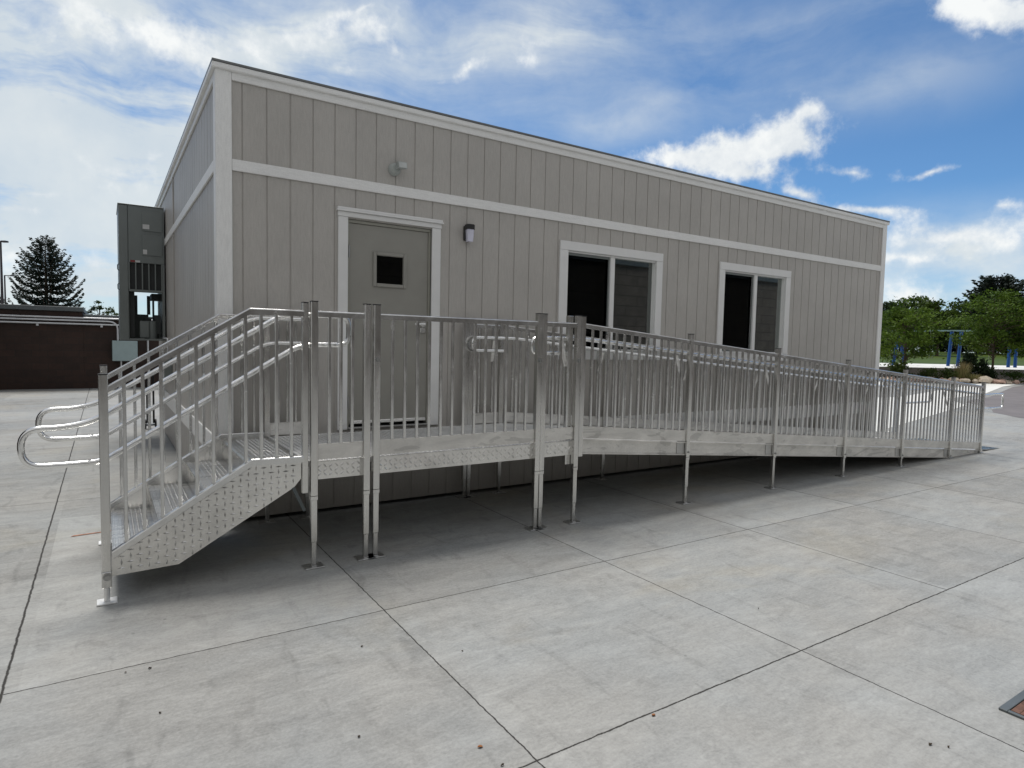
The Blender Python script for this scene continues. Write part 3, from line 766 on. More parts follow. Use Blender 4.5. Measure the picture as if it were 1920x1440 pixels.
def bracket(parent, x, z, yrail, yhand, xo=0.):
    # cast plate from the post down, with an arm to the tube
    s = 1 if yhand > yrail else -1
    mb = MB()
    mb.add([(x-.016, yrail+s*.0105, z-.23), (x+.016, yrail+s*.0105, z-.23), (x+.026, yhand-s*.008, z-.005), (x-.026, yhand-s*.008, z-.005),
            (x-.016, yrail+s*.0145, z-.235), (x+.016, yrail+s*.0145, z-.235), (x+.026, yhand-s*.004, z-.010), (x-.026, yhand-s*.004, z-.010)],
           [(0,1,2,3),(7,6,5,4),(0,4,5,1),(1,5,6,2),(2,6,7,3),(3,7,4,0)])
    mb.disc((x, yrail+s*.0145, z-.205), (0, s, 0), .008, .008, 8)
    return mb.build('handrail_bracket', M['alu_toe'], parent)

# ------------------------------------------------------------------ stairs
st = thing('metal_stairs', 'four-step aluminium staircase with diamond plate sides and looped handrails at the left end', 'stairs', (-.25, -.78, 0))
SX0, SX1 = -.85, .372
def zr(x, off=0): return (.833 if x > -.004 else .833 + (x+.004)*.625) + off
SP = [(-.823, .155), (-.45, .168), (.285, .60), (.335, .66), (.335, .79), (-.004, .795), (-.823, .28)]
for y, ny, nm in ((YF+.020, -1, 0), (YB-.020, 1, 1)):
    mb = MB(); n = len(SP)
    y1 = y-ny*.006
    mb.add([(x, y, z) for x, z in SP], [tuple(range(n)) if ny < 0 else tuple(range(n))[::-1]])
    mb.add([(x, y1, z) for x, z in SP], [tuple(range(n))[::-1] if ny < 0 else tuple(range(n))])
    for i in range(n):
        a, b_ = SP[i], SP[(i+1) % n]
        mb.add([(a[0], y, a[1]), (b_[0], y, b_[1]), (b_[0], y1, b_[1]), (a[0], y1, a[1])], [(3,2,1,0) if ny < 0 else (0,1,2,3)])
    lugs_region(mb, poly_inside_nc(SP, .014), -.82, .34, .16, .80, y, R3(0), .050, ny=ny)
    mb.build('stringer', M['alu_plate'] if ny < 0 else M['alu_post'], st)
    # sloped curb rail on top of the stringer with a bright weld bead below
    yy = YF if ny < 0 else YB
    mb = MB(); mb.rail((SX0+.03, yy, zr(SX0+.03)-.022), (-.004, yy, zr(0)-.022), .042, .046); mb.rail((-.0038, yy, zr(0)-.022), (.345, yy, zr(0)-.026), .042, .046)
    mb.build('curb_rail', M['alu'], st)
    mb = MB()
    pts = []
    for i in range(70):
        x = -.815+i*.0118; pts.append((x, y+ny*.003+random.uniform(-.001, .001), zr(x)-.055+random.uniform(-.002, .002)))
    mb.tube(pts, [random.uniform(.004, .007) for _ in pts], 6); mb.build('weld_bead', M['alu_tube'], st)
    # top rail
    mb = MB(); zt = 1.865; mb.rail((SX0+.024, yy, zt-.022-.51), (-.012, yy, zt-.022), .038, .044); mb.rail((-.0118, yy, zt-.022), (.345, yy, zt-.022), .038, .044); mb.build('top_rail', M['alu'], st)
    # pickets
    for i in range(11):
        x = SX0+.108+i*.1005
        if x > .33: break
        ztp = (zt-.04) if x > -.012 else (zt-.04)+(x+.012)*.625
        picket(st, x, yy, zr(x)+.001, ztp)
    # handrails: one closed loop of tube, level ends
    yh = HF if ny < 0 else HB
    lo = fillet([(-1.0, yh, 1.10-.005), (-1.13, yh, 1.095)], .03)
    z1a, z2a = 1.095, .868     # bottom level run heights (upper, lower)
    up_slope = lambda x: 1.155+(x+.86)*.625
    pth = [(-.86, yh, up_slope(-.86)-.01), (.24, yh, 1.838)]
    pts = fillet([(.55, yh, 1.838), (.235, yh, 1.838), (-.90, yh, 1.129), (-1.05, yh, z1a), (-1.262, yh, z1a), (-1.262, yh, z2a), (-1.0, yh, z2a), (-.86, yh, .872), (.345, yh, 1.622), (.55, yh, 1.625), (.70, yh, 1.625), (.70, yh, 1.838), (.55, yh, 1.838)], .112, 8)
    mb = MB(); mb.tube(pts, .0185, 12); mb.build('handrail', M['alu_tube'], st)
    # bottom and top posts
    pb = post(st, SX0, yy, .20, 1.425, .05); 
    mb = MB(); mb.box(SX0-.027, SX0+.027, yy-.027, yy+.027, .10, .20, .003); mb.build('sleeve', M['alu_post'], pb)
    bolt(pb, SX0+.004, yy-.027 if ny < 0 else yy+.027, .17, .02, ny)
    mb = MB(); mb.tube([(SX0, yy, .012), (SX0, yy, .10)], .016, 12); mb.box(SX0-.055, SX0+.055, yy-.05, yy+.05, .001, .012, .002); mb.build('foot_plate', M['alu_deck'], pb)
    post(st, SX1-.008, yy+(.03 if ny < 0 else 0), .55, 1.925, .042)
    mb = MB(); mb.beam((.28, yy+.03*(-ny), .60), (.362, yy+.03*(-ny), .42), .022, .022); mb.build('brace', M['fascia'], st)
NOSE = [(-.82, .27), (-.56, .44), (-.28, .61), (0, .778)]
for i, (nx_, nz_) in enumerate(NOSE):
    xe = (NOSE[i+1][0]+.02) if i < 3 else .36
    ya, yb = YF+.03, YB-.03
    mb = MB(); mb.box(nx_, xe, ya, yb, nz_-.018, nz_, .003)
    for k in range(3):
        x = nx_+.010+k*.028; mb.box(x, x+.012, ya+.002, yb-.002, nz_+.0002, nz_+.0045, .002)
    rows = 5 if i < 3 else 8
    for r in range(rows):
        x = nx_+.105+r*.031
        if x > xe-.02: break
        for q in range(int((yb-ya-.04)/.036)):
            y = ya+.02+q*.036+(.018 if r % 2 else 0); h = .0065; rr = .0092
            ring = [(x+rr*math.cos(a), y+rr*math.sin(a), nz_+.0003) for a in [k*math.pi/3 for k in range(6)]]
            top = [(x+rr*.5*math.cos(a), y+rr*.5*math.sin(a), nz_+h) for a in [k*math.pi/3 for k in range(6)]]
            mb.add(ring+top, [(k, (k+1) % 6, 6+(k+1) % 6, 6+k) for k in range(6)]+[(6,7,8,9,10,11)], False)
    t = mb.build('tread', M['alu_tread'], st)
    mb = MB(); mb.box(nx_+.004, nx_+.008, ya, yb, nz_-.165 if i else nz_-.10, nz_-.0185); mb.build('riser', M['alu_post'], t)

# ------------------------------------------------------------------ landing
la = thing('metal_landing', 'raised aluminium landing in front of the door, level between the stairs and the ramp', 'landing', (1.6, -.78, 0))
LX0, LX1 = .38, 2.895
mb = MB()
x = LX0
while x < LX1-.01:
    x2 = min(x+.038, LX1)
    mb.box(x, x2-.017, YF+.04, YB-.02, .7743, .784, .005); x += .038
mb.box(LX0, LX1, YF+.04, YB-.02, .735, .7742)
mb.build('deck', M['alu_deck'], la)
def fascia(x0, x1, y, ny, par=la):
    mb = MB(); mb.box(x0, x1, min(y, y-ny*.006), max(y, y-ny*.006), .640, .772, .001)
    lugs_region(mb, lambda a, b_: x0+.012 < a < x1-.012 and .652 < b_ < .762, x0, x1, .645, .775, y, R3(45), .042, ny=ny)
    mb.build('fascia_plate', M['alu_plate'], par)
    mb = MB(); n = int((x1-x0)/.02)
    mb.tube([(x0+(x1-x0)*k/n, y+ny*.001, .777+(.0022 if k % 2 else -.0022)) for k in range(n+1)], .0048, 6); mb.build('nosing', M['alu_tube'], par)
SEG = [(.445, .787), (.913, 2.362), (2.463, 2.80)]
for x0, x1 in SEG:
    fascia(x0-.02, x1+.02, YF+.022, -1)
for yy, segs in ((YF, SEG), (YB, [(.395, .70), (2.463, 2.80)])):
    for x0, x1 in segs:
        mb = MB(); mb.box(x0+.001, x1-.001, yy-.004, yy+.004, .792, .905, .001); mb.build('toe_plate', M['alu_toe'], la)
        mb = MB(); mb.rail((x0+.001, yy, 1.845), (x1-.001, yy, 1.845), .038, .042); mb.build('top_rail', M['alu'], la)
        n = max(3, round((x1-x0)/.1035)-1)
        if x1-x0 > 1: n = 14-1
        for i in range(n): picket(la, x0+(x1-x0)*(i+1)/(n+1), yy, .906, 1.826)
for x in (.42, .812, .888, 2.387, 2.438, 2.826):
    p = post(la, x, YF, .53, 1.935)
    leg(la, x, YF+.002, .529)
for x in (.888, 2.387, 2.826): bolt(la, x-.0, YF-.0255, 1.52)
mb = MB(); mb.box(2.742, 2.797, YF+.03, YF+.075, .55, 1.93, .003); mb.build('post', M['alu_post'], la)
for x in (.37, .728, 2.387, 2.438, 2.826):
    p = post(la, x, YB, .53, 1.90)
    leg(la, x, YB, .529)
bolt(la, .40, YB-.0255, 1.60); bolt(la, .40, YB-.0255, 1.46)
fascia(LX0+.1, LX1-.1, YB-.022, 1)
mb = MB()
for x in (.85, 1.6, 2.41): mb.box(x-.03, x+.03, YF+.04, YB-.04, .66, .734)
mb.build('joist', M['alu'], la)
# landing handrail toward the ramp is part of the ramp

# ------------------------------------------------------------------ ramp
ra = thing('metal_ramp', 'long aluminium wheelchair ramp with picket railings sloping down to the right along the classroom', 'ramp', (7.3, -.78, 0))
RX0 = 2.90; SL = .0850
def zd(x): return .779-(max(x, RX0)-RX0)*SL
RP = [2.876, 4.345, 5.86, 7.385, 8.91, 10.44, 11.56]
def slab(mb, xa, xb, ya, yb, oa, ob, clip=None):
    v = []
    for x in (xa, xb):
        za, zb = zd(x)+oa, zd(x)+ob
        if clip is not None: za = max(za, clip); zb = max(zb, clip+.004)
        v += [(x, ya, za), (x, yb, za), (x, yb, zb), (x, ya, zb)]
    mb.add(v, [(0,1,2,3),(7,6,5,4),(0,4,5,1),(1,5,6,2),(2,6,7,3),(3,7,4,0)])
mb = MB()
x = RX0+.002
while x < 11.78:
    slab(mb, x, x+.024, YF+.04, YB-.02, -.005, 0, .006); x += .038
slab(mb, RX0, 11.80, YF+.04, YB-.02, -.04, -.0053, .004)
mb.build('deck', M['alu_deck'], ra)
mb = MB()
mb.add([(11.801, YF+.03, .028), (11.801, YB-.01, .028), (12.48, YB-.01, .004), (12.48, YF+.03, .004), (11.801, YF+.03, .020), (11.801, YB-.01, .020), (12.48, YB-.01, .001), (12.48, YF+.03, .001)],
       [(3,2,1,0),(4,5,6,7),(0,4,7,3),(1,2,6,5),(3,7,6,2),(0,1,5,4)])
mb.build('transition_plate', M['alu'], ra)
hidden = MB(); npk = 0
for yy, ny in ((YF, -1), (YB, 1)):
    for i in range(len(RP)-1):
        x0, x1 = RP[i]+.027, RP[i+1]-.027
        if i == 0 : x0 = RP[0]+.001 if ny > 0 else x0
        mb = MB(); slab(mb, x0, x1, yy-.004, yy+.004, .016, .128, .012); mb.build('toe_plate', M['alu_toe'], ra)
        mb = MB(); slab(mb, x0, x1, yy+.018*(-ny)-.005, yy+.018*(-ny)+.005, -.125, -.004, .006)
        slab(mb, x0, x1, yy-.012, yy+.024, -.0035, .006, .008); slab(mb, x0, x1, yy-.006, yy+.012, -.135, -.1255, .005)
        if ny < 0 and i < 3:
            xq = x0+.02
            while xq < x1-.02:
                for q in range(3): lug(mb, xq, zd(xq)-.105+q*.036, yy+.018*(-ny)-.005, R3(45)+(math.pi/2 if (int((xq-x0)/.036+.5)+q) % 2 else 0), .013, .0036, .0022)
                xq += .036
        mb.build('side_channel', M['alu_toe'], ra)
        mb = MB(); mb.rail((x0, yy, zd(x0)+1.066), (x1, yy, zd(x1)+1.066), .038, .042); mb.build('top_rail', M['alu'], ra)
        n = 13 if i < 5 else 9
        for k in range(n):
            x = x0+(x1-x0)*(k+1)/(n+1); z = zd(x)
            if yy == YF or npk < 26:
                picket(ra, x, yy, z+.129, z+1.046); npk += (yy != YF)
            else: hidden.box(x-.0105, x+.0105, yy-.0105, yy+.0105, z+.129, z+1.046)
        if ny < 0:
            mb = MB(); slab(mb, x1-.115, x1-.004, yy+.006, yy+.011, -.12, .10, .01); mb.build('joint_bracket', M['steel'], ra)
    for i, x in enumerate(RP):
        if i == 0 and ny > 0: continue
        z = zd(x)
        xx = x if i else x+.002
        zb = max(.012, z-.155)
        post(ra, xx, yy, zb, z+1.152)
        if i and z > .25: leg(ra, xx, yy+.002, zb-.0005)
        elif i and ny < 0:
            mb = MB(); mb.box(xx-.06, xx+.03, yy-.05, yy+.05, .001, .0105, .002); mb.build('foot_plate', M['steel'], ra)
        if i and ny < 0: bolt(ra, xx+.002, yy-.0255, z-.10, .010)
    yh = HF if ny < 0 else HB
    xs = 2.50
    za = 1.71; zb_ = 1.59
    e0, e1 = 12.15, 12.62
    up = .945; dn = .93
    xl = 2.375 if ny < 0 else 2.42
    pts = fillet([(2.80, yh, .805+.779), (xl, yh, .805+.779), (xl, yh, 1.722), (RX0+.05, yh, 1.722), (11.9, yh, zd(11.9)+up), (12.2, yh, .965), (e1, yh, .965), (e1, yh, .72), (12.2, yh, .72), (11.58, yh, .725)], .067, 7)
    mb = MB(); mb.tube(pts, .0185, 10); mb.build('handrail', M['alu_tube'], ra)
    for x in ([2.70]+[a+d for a in RP[1:-1] for d in (-.12,)]):
        bracket(ra, x, zd(x)+dn-.01, yy, yh)
tag(hidden.build('picket', M['alu'], ra), kind='stuff')
mb = MB()
for x in (4.345, 5.86, 7.385, 8.91): mb.box(x-.02, x+.02, YF+.045, YB-.045, zd(x)-.11, zd(x)-.045)
mb.build('joist', M['alu'], ra)

# ------------------------------------------------------------------ dark block building at left
bb = thing('block_building', 'dark brown block building with dark roof edge behind the classroom on the left', 'building', (-4, 17.6, 0))
mb = MB(); mb.box(-16, -1.40, 17.5, 26, 0, 2.36); mb.build('wall', M['brick'], bb)
mb = MB(); mb.box(-16, -5.0, -2, 17.41, 0, 4.6); mb.build('wall', M['brick'], bb)  # unseen wing, added out of view to darken the classroom's end wall
mb = MB(); mb.box(-1.399, 7.5, 17.52, 26, 0, 2.17); mb.build('wall', M['brick'], bb)
mb = MB(); mb.box(-16.1, -1.37, 17.42, 26.1, 2.365, 2.50, .01); mb.build('roof_edge', M['fascia'], bb)
mb = MB(); mb.box(-1.365, 7.6, 17.44, 26.1, 2.175, 2.285, .01); mb.build('roof_edge', M['fascia'], bb)
for k, z in enumerate((2.185, 2.09, 2.00)):
    mb = MB()
    if k == 1: mb.tube(fillet([(-16, 17.40, z+.0), (-.50, 17.40, z), (-.50, 17.40, 1.50)], .25), .028, 10)
    else: mb.tube([(-16, 17.40, z), (7.0, 17.40, z-.02)], .028, 10)
    mb.build('conduit', M['conduit'], bb)
for x in (-2.52, -.92, -4.2):
    mb = MB(); mb.box(x-.03, x+.03, 17.38, 17.495, 1.90, 1.965, .004); mb.build('conduit_clamp', M['conduit'], bb)
eb = thing('electrical_box', 'square pale blue-grey electrical box on the dark block wall', 'electrical box', (-.32, 17.4, .85))
mb = MB(); mb.box(-.655, .03, 17.28, 17.499, .86, 1.50, .01); mb.build('enclosure', M['ebox'], eb)
mb = MB(); mb.box(-.645, .02, 17.268, 17.279, .87, 1.49, .004); mb.build('cover', M['ebox'], eb)
mb = MB(); mb.tube([(-.42, 17.4, .86), (-.42, 17.4, .0)], .025, 8); mb.tube([(.32, 17.4, 2.0), (.32, 17.4, .0)], .028, 8); mb.build('conduit', M['conduit'], eb)

# school building behind the camera (only its reflection is seen)
sb = thing('school_building', 'long tan block school building facing the classroom, seen mirrored in the window glass', 'building', (6, -13.5, 0))
mb = MB(); mb.box(-30, 40, -28, -13.5, 0, 5.0); mb.build('wall', M['brick2'], sb)
mb = MB(); mb.box(-30.2, 40.2, -28.1, -13.4, 5.005, 5.4, .02); mb.build('roof_edge', M['fascia'], sb)

# light poles far left
for (u, v0, arm, dpt, lab) in ((1, 452, 12, 52, 'tall thin parking lot light pole with a flat head at the left edge'), (8.6, 516, 18, 70, 'dark parking lot light pole with a short arm left of the spruce')):
    p = at(u, v0, dpt); lp = thing('light_pole', lab, 'light pole', (p.x, p.y, 0), 'parking lot light poles')
    mb = MB(); mb.tube([(p.x, p.y, 0), (p.x, p.y, p.z)], [.13 if dpt < 60 else .11, .07], 10); mb.build('pole', M['pole'], lp)
    q = at(u+arm, v0+1, dpt)
    mb = MB(); mb.beam((p.x, p.y, p.z-.03), (q.x, q.y, q.z), .10, .08)
    r_ = at(u+arm-(9 if dpt < 60 else 6), v0+1, dpt); mb.beam(tuple(r_), (q.x, q.y, q.z), .35, .13); mb.build('lamp_head', M['pole'], lp)

# ------------------------------------------------------------------ vegetation
def leaf_quad(mb, c, s, rng, flat=0.):
    n = Vector((rng.gauss(0, 1), rng.gauss(0, 1), rng.gauss(0, 1)+flat)).normalized()
    t = n.orthogonal().normalized(); t.rotate(Matrix.Rotation(rng.uniform(0, 6.28), 3, n)); b_ = n.cross(t)
    a = s*rng.uniform(.6, 1.3); e = a*rng.uniform(.35, .7)
    c = Vector(c)
    mb.add([c-t*a, c-b_*e, c+t*a, c+b_*e], [(0,1,2,3)])
def crown_tree(name, base, h, rw, mat, label, rng, group='trees beyond the playground', trunk_h=.3, leaf=.16, nclus=46, per=75, shape=1., trunk=.09, flat=.9, squash=.45, catg='tree'):
    t = thing(name, label, catg, base, group)
    bx, by, bz = base
    mb = MB(); top = Vector((bx+rng.uniform(-.2, .2), by, bz+h*.82))
    mb.tube([(bx, by, bz-.1), (bx+rng.uniform(-.05, .05), by, bz+h*trunk_h), tuple((Vector(base)*.5+top*.5)), tuple(top)], [trunk, trunk*.8, trunk*.5, trunk*.12], 8)
    lf = MB(); cs = []
    zc = bz+h*(trunk_h+1)/2; hh = h*(1-trunk_h)/2
    for i in range(nclus):
        while True:
            a = Vector((rng.uniform(-1, 1), rng.uniform(-1, 1), rng.uniform(-1, 1)))
            if .25 < a.length < 1: break
        ww = rw*(1-.35*max(0, a.z)*shape)
        c = Vector((bx+a.x*ww, by+a.y*ww, zc+a.z*hh))
        cs.append((c, rng.uniform(.16, .34)*rw))
    for c, r in cs:
        st_ = Vector((bx, by, min(c.z-.1*h, bz+h*.7) if c.z-.1*h > bz+h*trunk_h*.8 else bz+h*trunk_h*.85))
        mid = (st_+c)/2+Vector((0, 0, .04*h))
        mb.tube([tuple(st_), tuple(mid), tuple(c)], [trunk*.3, trunk*.2, trunk*.07], 5)
        for k in range(per):
            d = Vector((rng.gauss(0, .55), rng.gauss(0, .55), rng.gauss(0, .55*squash)))
            leaf_quad(lf, c+d*r*.95, leaf, rng, flat)
    mb.build('trunk', M['bark'], t); lf.build('crown', mat, t)
    return t
def ztop(v, d): return at(1800, v, d).z
rg = random.Random(3)
def place(u, vb, d, z=None):
    p = at(u, vb, d); return (p.x, p.y, p.z if z is None else z)
def hfor(u, vt, d, zb): return at(u, vt, d).z-zb
# nearest ornamental trees in the rock bed
for (u, vt, d, zb, rw, mat, lab, th) in (
    (1695, 558, 37.6, 0, 2.25, 'leaf', 'young bright green tree beside the far corner of the classroom', .2),
    (1860, 545, 37.8, 0, 2.35, 'leaf', 'young bright green tree with a bare thin trunk in the rock bed', .30),
    (1932, 560, 38.2, 0, 1.9, 'leaf', 'young green tree cut by the right edge of the photo', .30)):
    b_ = at(u, 700, d); crown_tree('ornamental_tree', (b_.x, b_.y, zb), hfor(u, vt, d, zb), rw, M[mat], lab, rg, 'young trees in the rock bed', th, .085, 80, 105, 1.0, .075)
# second row beyond the playground
row = [(1668, 556, 72, 3.0, 'leafdark', 'dark green tree just right of the classroom, beyond the lawn'), (1712, 558, 80, 3.2, 'leafmid', 'mid green tree behind the first young tree beyond the lawn'), (1757, 557, 76, 3.6, 'leafmid', 'rounded mid green tree between the two young trees, beyond the lawn'),
       (1795, 572, 88, 3.6, 'leafdark', 'dark tree beyond the lawn left of the tall evergreen'), (1895, 560, 84, 4.2, 'leafdark', 'dark green tree beyond the lawn right of the tall evergreen'), (1945, 570, 78, 4.5, 'leafmid', 'mid green tree beyond the lawn at the right edge')]
for (u, vt, d, rw, mat, lab) in row:
    zb = .87+1.0*min(1, (d-47.5)/55)**.9
    b_ = at(u, 660, d); crown_tree('leafy_tree', (b_.x, b_.y, zb-.05), hfor(u, vt, d, zb), rw, M[mat], lab, rg, 'trees beyond the playground', .12, .20, 60, 85, .8, .2)
# low back row filling under the crowns
for i, u in enumerate((1655, 1690, 1727, 1765, 1802, 1838, 1872, 1908, 1945, 1985, 1600, 2030, 2090)):
    d = 104+rg.uniform(-4, 6); zb = 1.8; b_ = at(u, 655, d)
    crown_tree('background_tree', (b_.x, b_.y, zb-.1), hfor(u, 592+rg.uniform(-8, 10), d, zb), 3.6, M['leafdark'], 'dark low tree in the far row at the back of the lawn', rg, 'dark trees in the far row', .04, .30, 42, 70, .5, .2)
# wooded skyline continuing behind the classroom
lf = MB()
for i in range(34):
    p_ = Vector((C0.x, C0.y, 0))+Lh*(-50+i*3.35+rg.uniform(-1, 1))+Fh*(108+rg.uniform(-4, 8)); hh_ = rg.uniform(5.5, 9)
    for k in range(700):
        a = rg.uniform(0, 6.28); q = rg.uniform(0, 1); rr_ = 3.4*math.sqrt(max(.05, 1-(2*q-1)**2))*rg.random()**.4
        leaf_quad(lf, (p_.x+math.cos(a)*rr_, p_.y+math.sin(a)*rr_, 1.7+hh_*q), .42, rg, .8)
tag(lf.build('distant_woods', M['leafdark']), 'dark far-off belt of trees running behind the classroom', 'woods', kind='stuff')
# tall wide evergreen
def conifer(name, base, h, rw, mat, label, rng, whorls=18, perw=9, leaf=.2, group=None, low=.08, up=.12, dens=1., droop=.28, profile=.75):
    t = thing(name, label, 'tree', base, group); bx, by, bz = base
    mb = MB(); mb.tube([(bx, by, bz-.1), (bx, by, bz+h*.5), (bx, by, bz+h*.97)], [h*.018+.05, h*.011+.02, .02], 8)
    lf = MB()
    for i in range(whorls):
        f = i/(whorls-1); z = bz+h*(low+(.97-low)*f); L = rw*((1-f)**profile)*1.0+.12
        n = perw if f < .8 else max(5, perw-3)
        for k in range(n):
            a = 6.283*(k+rng.uniform(-.35, .35))/n + i*1.3; ln = L*rng.uniform(.68, 1.12); zz = z+rng.uniform(-.02, .02)*h
            dx, dy = math.cos(a), math.sin(a); pts = []
            for s_ in range(7):
                q = s_/6; dz = -droop*ln*math.sin(q*2.2)*(1-f*.8) + up*ln*q**3*2 + f*ln*.5*q
                pts.append(Vector((bx+dx*ln*q, by+dy*ln*q, zz+dz)))
            mb.tube(pts, [max(.012, .05*(1-q_/6.5)*(1-f)+.008) for q_ in range(7)], 5)
            m_ = int(ln/(leaf*.16)*dens)
            for j in range(m_):
                q = (j+rng.random())/m_; q = .08+.92*q; i0 = min(5, int(q*6)); tt = q*6-i0
                c = pts[i0].lerp(pts[i0+1], tt); wd = leaf*.9*(1-q*.55)
                side = rng.uniform(-1, 1)
                c = c+Vector((-dy, dx, 0))*side*wd*1.5+Vector((0, 0, -abs(rng.gauss(0, .45))*leaf*.6+rng.uniform(0,.15)*leaf))
                td = Vector((dx, dy, rng.uniform(-.35, .35)))+Vector((-dy, dx, 0))*side*1.1; td.normalize()
                n_ = td.cross(Vector((rng.gauss(0, 1), rng.gauss(0, 1), rng.gauss(0, 1)))).normalized()
                e = leaf*rng.uniform(.45, .85); w_ = e*.30
                lf.add([c-n_*w_*.5, c+td*e*.5-n_*w_, c+td*e, c+td*e*.5+n_*w_], [(0,1,2,3)])
    mb.build('trunk', M['bark'], t); lf.build('crown', mat, t); return t
d = 92; b_ = at(1862, 655, d)
conifer('evergreen_tree', (b_.x, b_.y, 1.6), hfor(1862, 515, d, 1.6), 6.6, M['needle'], 'tall broad dark evergreen rising above the other trees at right', rg, 20, 15, .8, None, .1, .10, 1.9, .12, .62)
d = 56; b_ = at(88, 600, d)
conifer('spruce_tree', (b_.x, b_.y, -.0), hfor(88, 441, d, 0), 3.75, M['needle'], 'dark spruce with drooping branches behind the block building on the left', rg, 17, 13, .30, None, .16, .20, 2.6, .34, .72)
d = 60; b_ = at(187, 600, d)
crown_tree('leafy_tree', (b_.x, b_.y, 0), hfor(187, 566, d, 0), 1.35, M['leafmid'], 'small light green tree above the roof of the block building, left', rg, None, .5, .12, 30, 40)
d = 60; b_ = at(218, 600, d)
crown_tree('leafy_tree', (b_.x, b_.y, 0), hfor(218, 582, d, 0), .9, M['leafmid'], 'very small treetop beside the air conditioner above the block building roof', rg, None, .5, .12, 16, 40)

# shrubs and grasses in the rock bed
def shrub(u, v, d, w, h, mat, label, leaf=.06, n=900, upright=0., name='shrub', catg='shrub'):
    b_ = at(u, v, d); t = thing(name, label, catg, (b_.x, b_.y, 0), 'shrubs in the rock bed')
    mb = MB(); lf = MB()
    for k in range(9):
        a = rg.uniform(0, 6.28); e = Vector((b_.x+math.cos(a)*w*.4*rg.random(), b_.y+math.sin(a)*w*.4*rg.random(), h*rg.uniform(.5, .9)))
        mb.tube([(b_.x, b_.y, -.03), tuple(Vector((b_.x, b_.y, 0)).lerp(e, .5)+Vector((0, 0, .05))), tuple(e)], [.012, .009, .004], 5)
    cl = [(rg.uniform(-1, 1), rg.uniform(-1, 1), rg.uniform(.15, 1)) for _ in range(14)]
    for k in range(n):
        c = rg.choice(cl); s_ = math.sqrt(max(.05, 1-c[2]**2*.7))
        p = Vector((b_.x+(c[0]*s_*.7+rg.gauss(0, .2))*w/2, b_.y+(c[1]*s_*.7+rg.gauss(0, .2))*w/2, max(.02, h*(c[2]*.85+rg.gauss(0, .10)))))
        leaf_quad(lf, p, leaf, rg)
    mb.build('stem', M['bark'], t); lf.build('foliage', M[mat], t)
shrub(1684, 700, 37.0, 1.2, 1.0, 'shrub', 'loose leafy shrub at the foot of the first young tree', .08, 900)
shrub(1740, 705, 37.2, 1.6, .8, 'shrub', 'wide low green shrub in the rock bed left of the tan grass')
shrub(1778, 705, 36.9, 1.4, .9, 'shrub', 'spreading green shrub in the rock bed next to the tan grass')
shrub(1819, 700, 37.6, 1.1, 2.0, 'shrubdark', 'tall dark shrub in the rock bed left of the thin tree trunk', .08, 1500)
shrub(1846, 700, 37.2, 1.25, 1.35, 'shrubdark', 'bushy dark shrub behind the large pale rock', .08, 1500)
shrub(1905, 705, 37.2, 2.1, .75, 'shrub', 'low green shrub in the rock bed near the right edge')
def grass_clump(u, d, w, h, label):
    b_ = at(u, 705, d); mb = MB()
    for k in range(420):
        a = rg.uniform(0, 6.28); r = w/2*rg.random()**.7; x, y = b_.x+math.cos(a)*r*.5, b_.y+math.sin(a)*r*.5; hh = h*rg.uniform(.5, 1.05)
        ex, ey = x+math.cos(a)*r*rg.uniform(.3, 1), y+math.sin(a)*r*rg.uniform(.3, 1); q = rg.uniform(.006, .012)
        t_ = Vector((-math.sin(a), math.cos(a), 0))*q
        m_ = Vector(((x+ex)/2, (y+ey)/2, hh*.7))
        mb.add([Vector((x, y, 0))-t_, Vector((x, y, 0))+t_, m_+t_, m_-t_], [(0,1,2,3)]); mb.add([m_-t_, m_+t_, Vector((ex, ey, hh))], [(0,1,2)])
    tag(mb.build('ornamental_grass', M['tangrass'], origin=(b_.x, b_.y, 0)), label, 'grass plant', 'ornamental grasses in the rock bed')
grass_clump(1802, 36.8, 1.1, 1.25, 'tan ornamental grass clump in the middle of the rock bed')
grass_clump(1822, 36.6, 1.3, .55, 'low pale grass clump beside the large pale rock')
# rocks
def rock(p, sx, sy, sz, mat, label):
    mb = MB(); n, m_ = 8, 5; vs = []
    for j in range(m_+1):
        th = math.pi*j/m_
        for i in range(n):
            a = 2*math.pi*i/n; k = 1+rg.uniform(-.2, .2)
            vs.append((p.x+sx*math.sin(th)*math.cos(a)*k, p.y+sy*math.sin(th)*math.sin(a)*k, sz*.45+sz*.6*math.cos(th)*k))
    fs = [(j*n+i, (j+1)*n+i, (j+1)*n+(i+1) % n, j*n+(i+1) % n) for j in range(m_) for i in range(n)]
    mb.add(vs, fs, False)
    tag(mb.build('rock', M[mat], origin=(p.x, p.y, 0)), label, 'rock', 'rocks edging the planting bed')
big = [(1848, 36.1, .46, .40, 'rockp', 'largest pale rounded rock in front of the dark shrub'), (1789, 36.2, .38, .28, 'rockp', 'flat cream rock below the green shrubs'), (1810, 36.0, .36, .26, 'rockp', 'small cream rock at the foot of the tan grass'),
       (1742, 36.2, .4, .3, 'rockp', 'pale grey-cream rock above the ramp rail'), (1870, 36.0, .5, .24, 'rock', 'long flat pink rock right of the largest pale rock')]
for (u, d, s_, hz2, mt_, lab) in big:
    rock(at(u, 706, d), s_, s_*.8, hz2, mt_, lab)
for i in range(46):
    u = 1655+i*5.6+rg.uniform(-2, 2); d = 36.3+rg.uniform(-.5, .8)
    s_ = rg.uniform(.14, .34); rock(at(u, 708, d), s_, s_*.8, rg.uniform(.12, .26), rg.choice(['rock', 'rock', 'rockp']), 'small pink or cream sandstone rock in the line edging the planting bed')
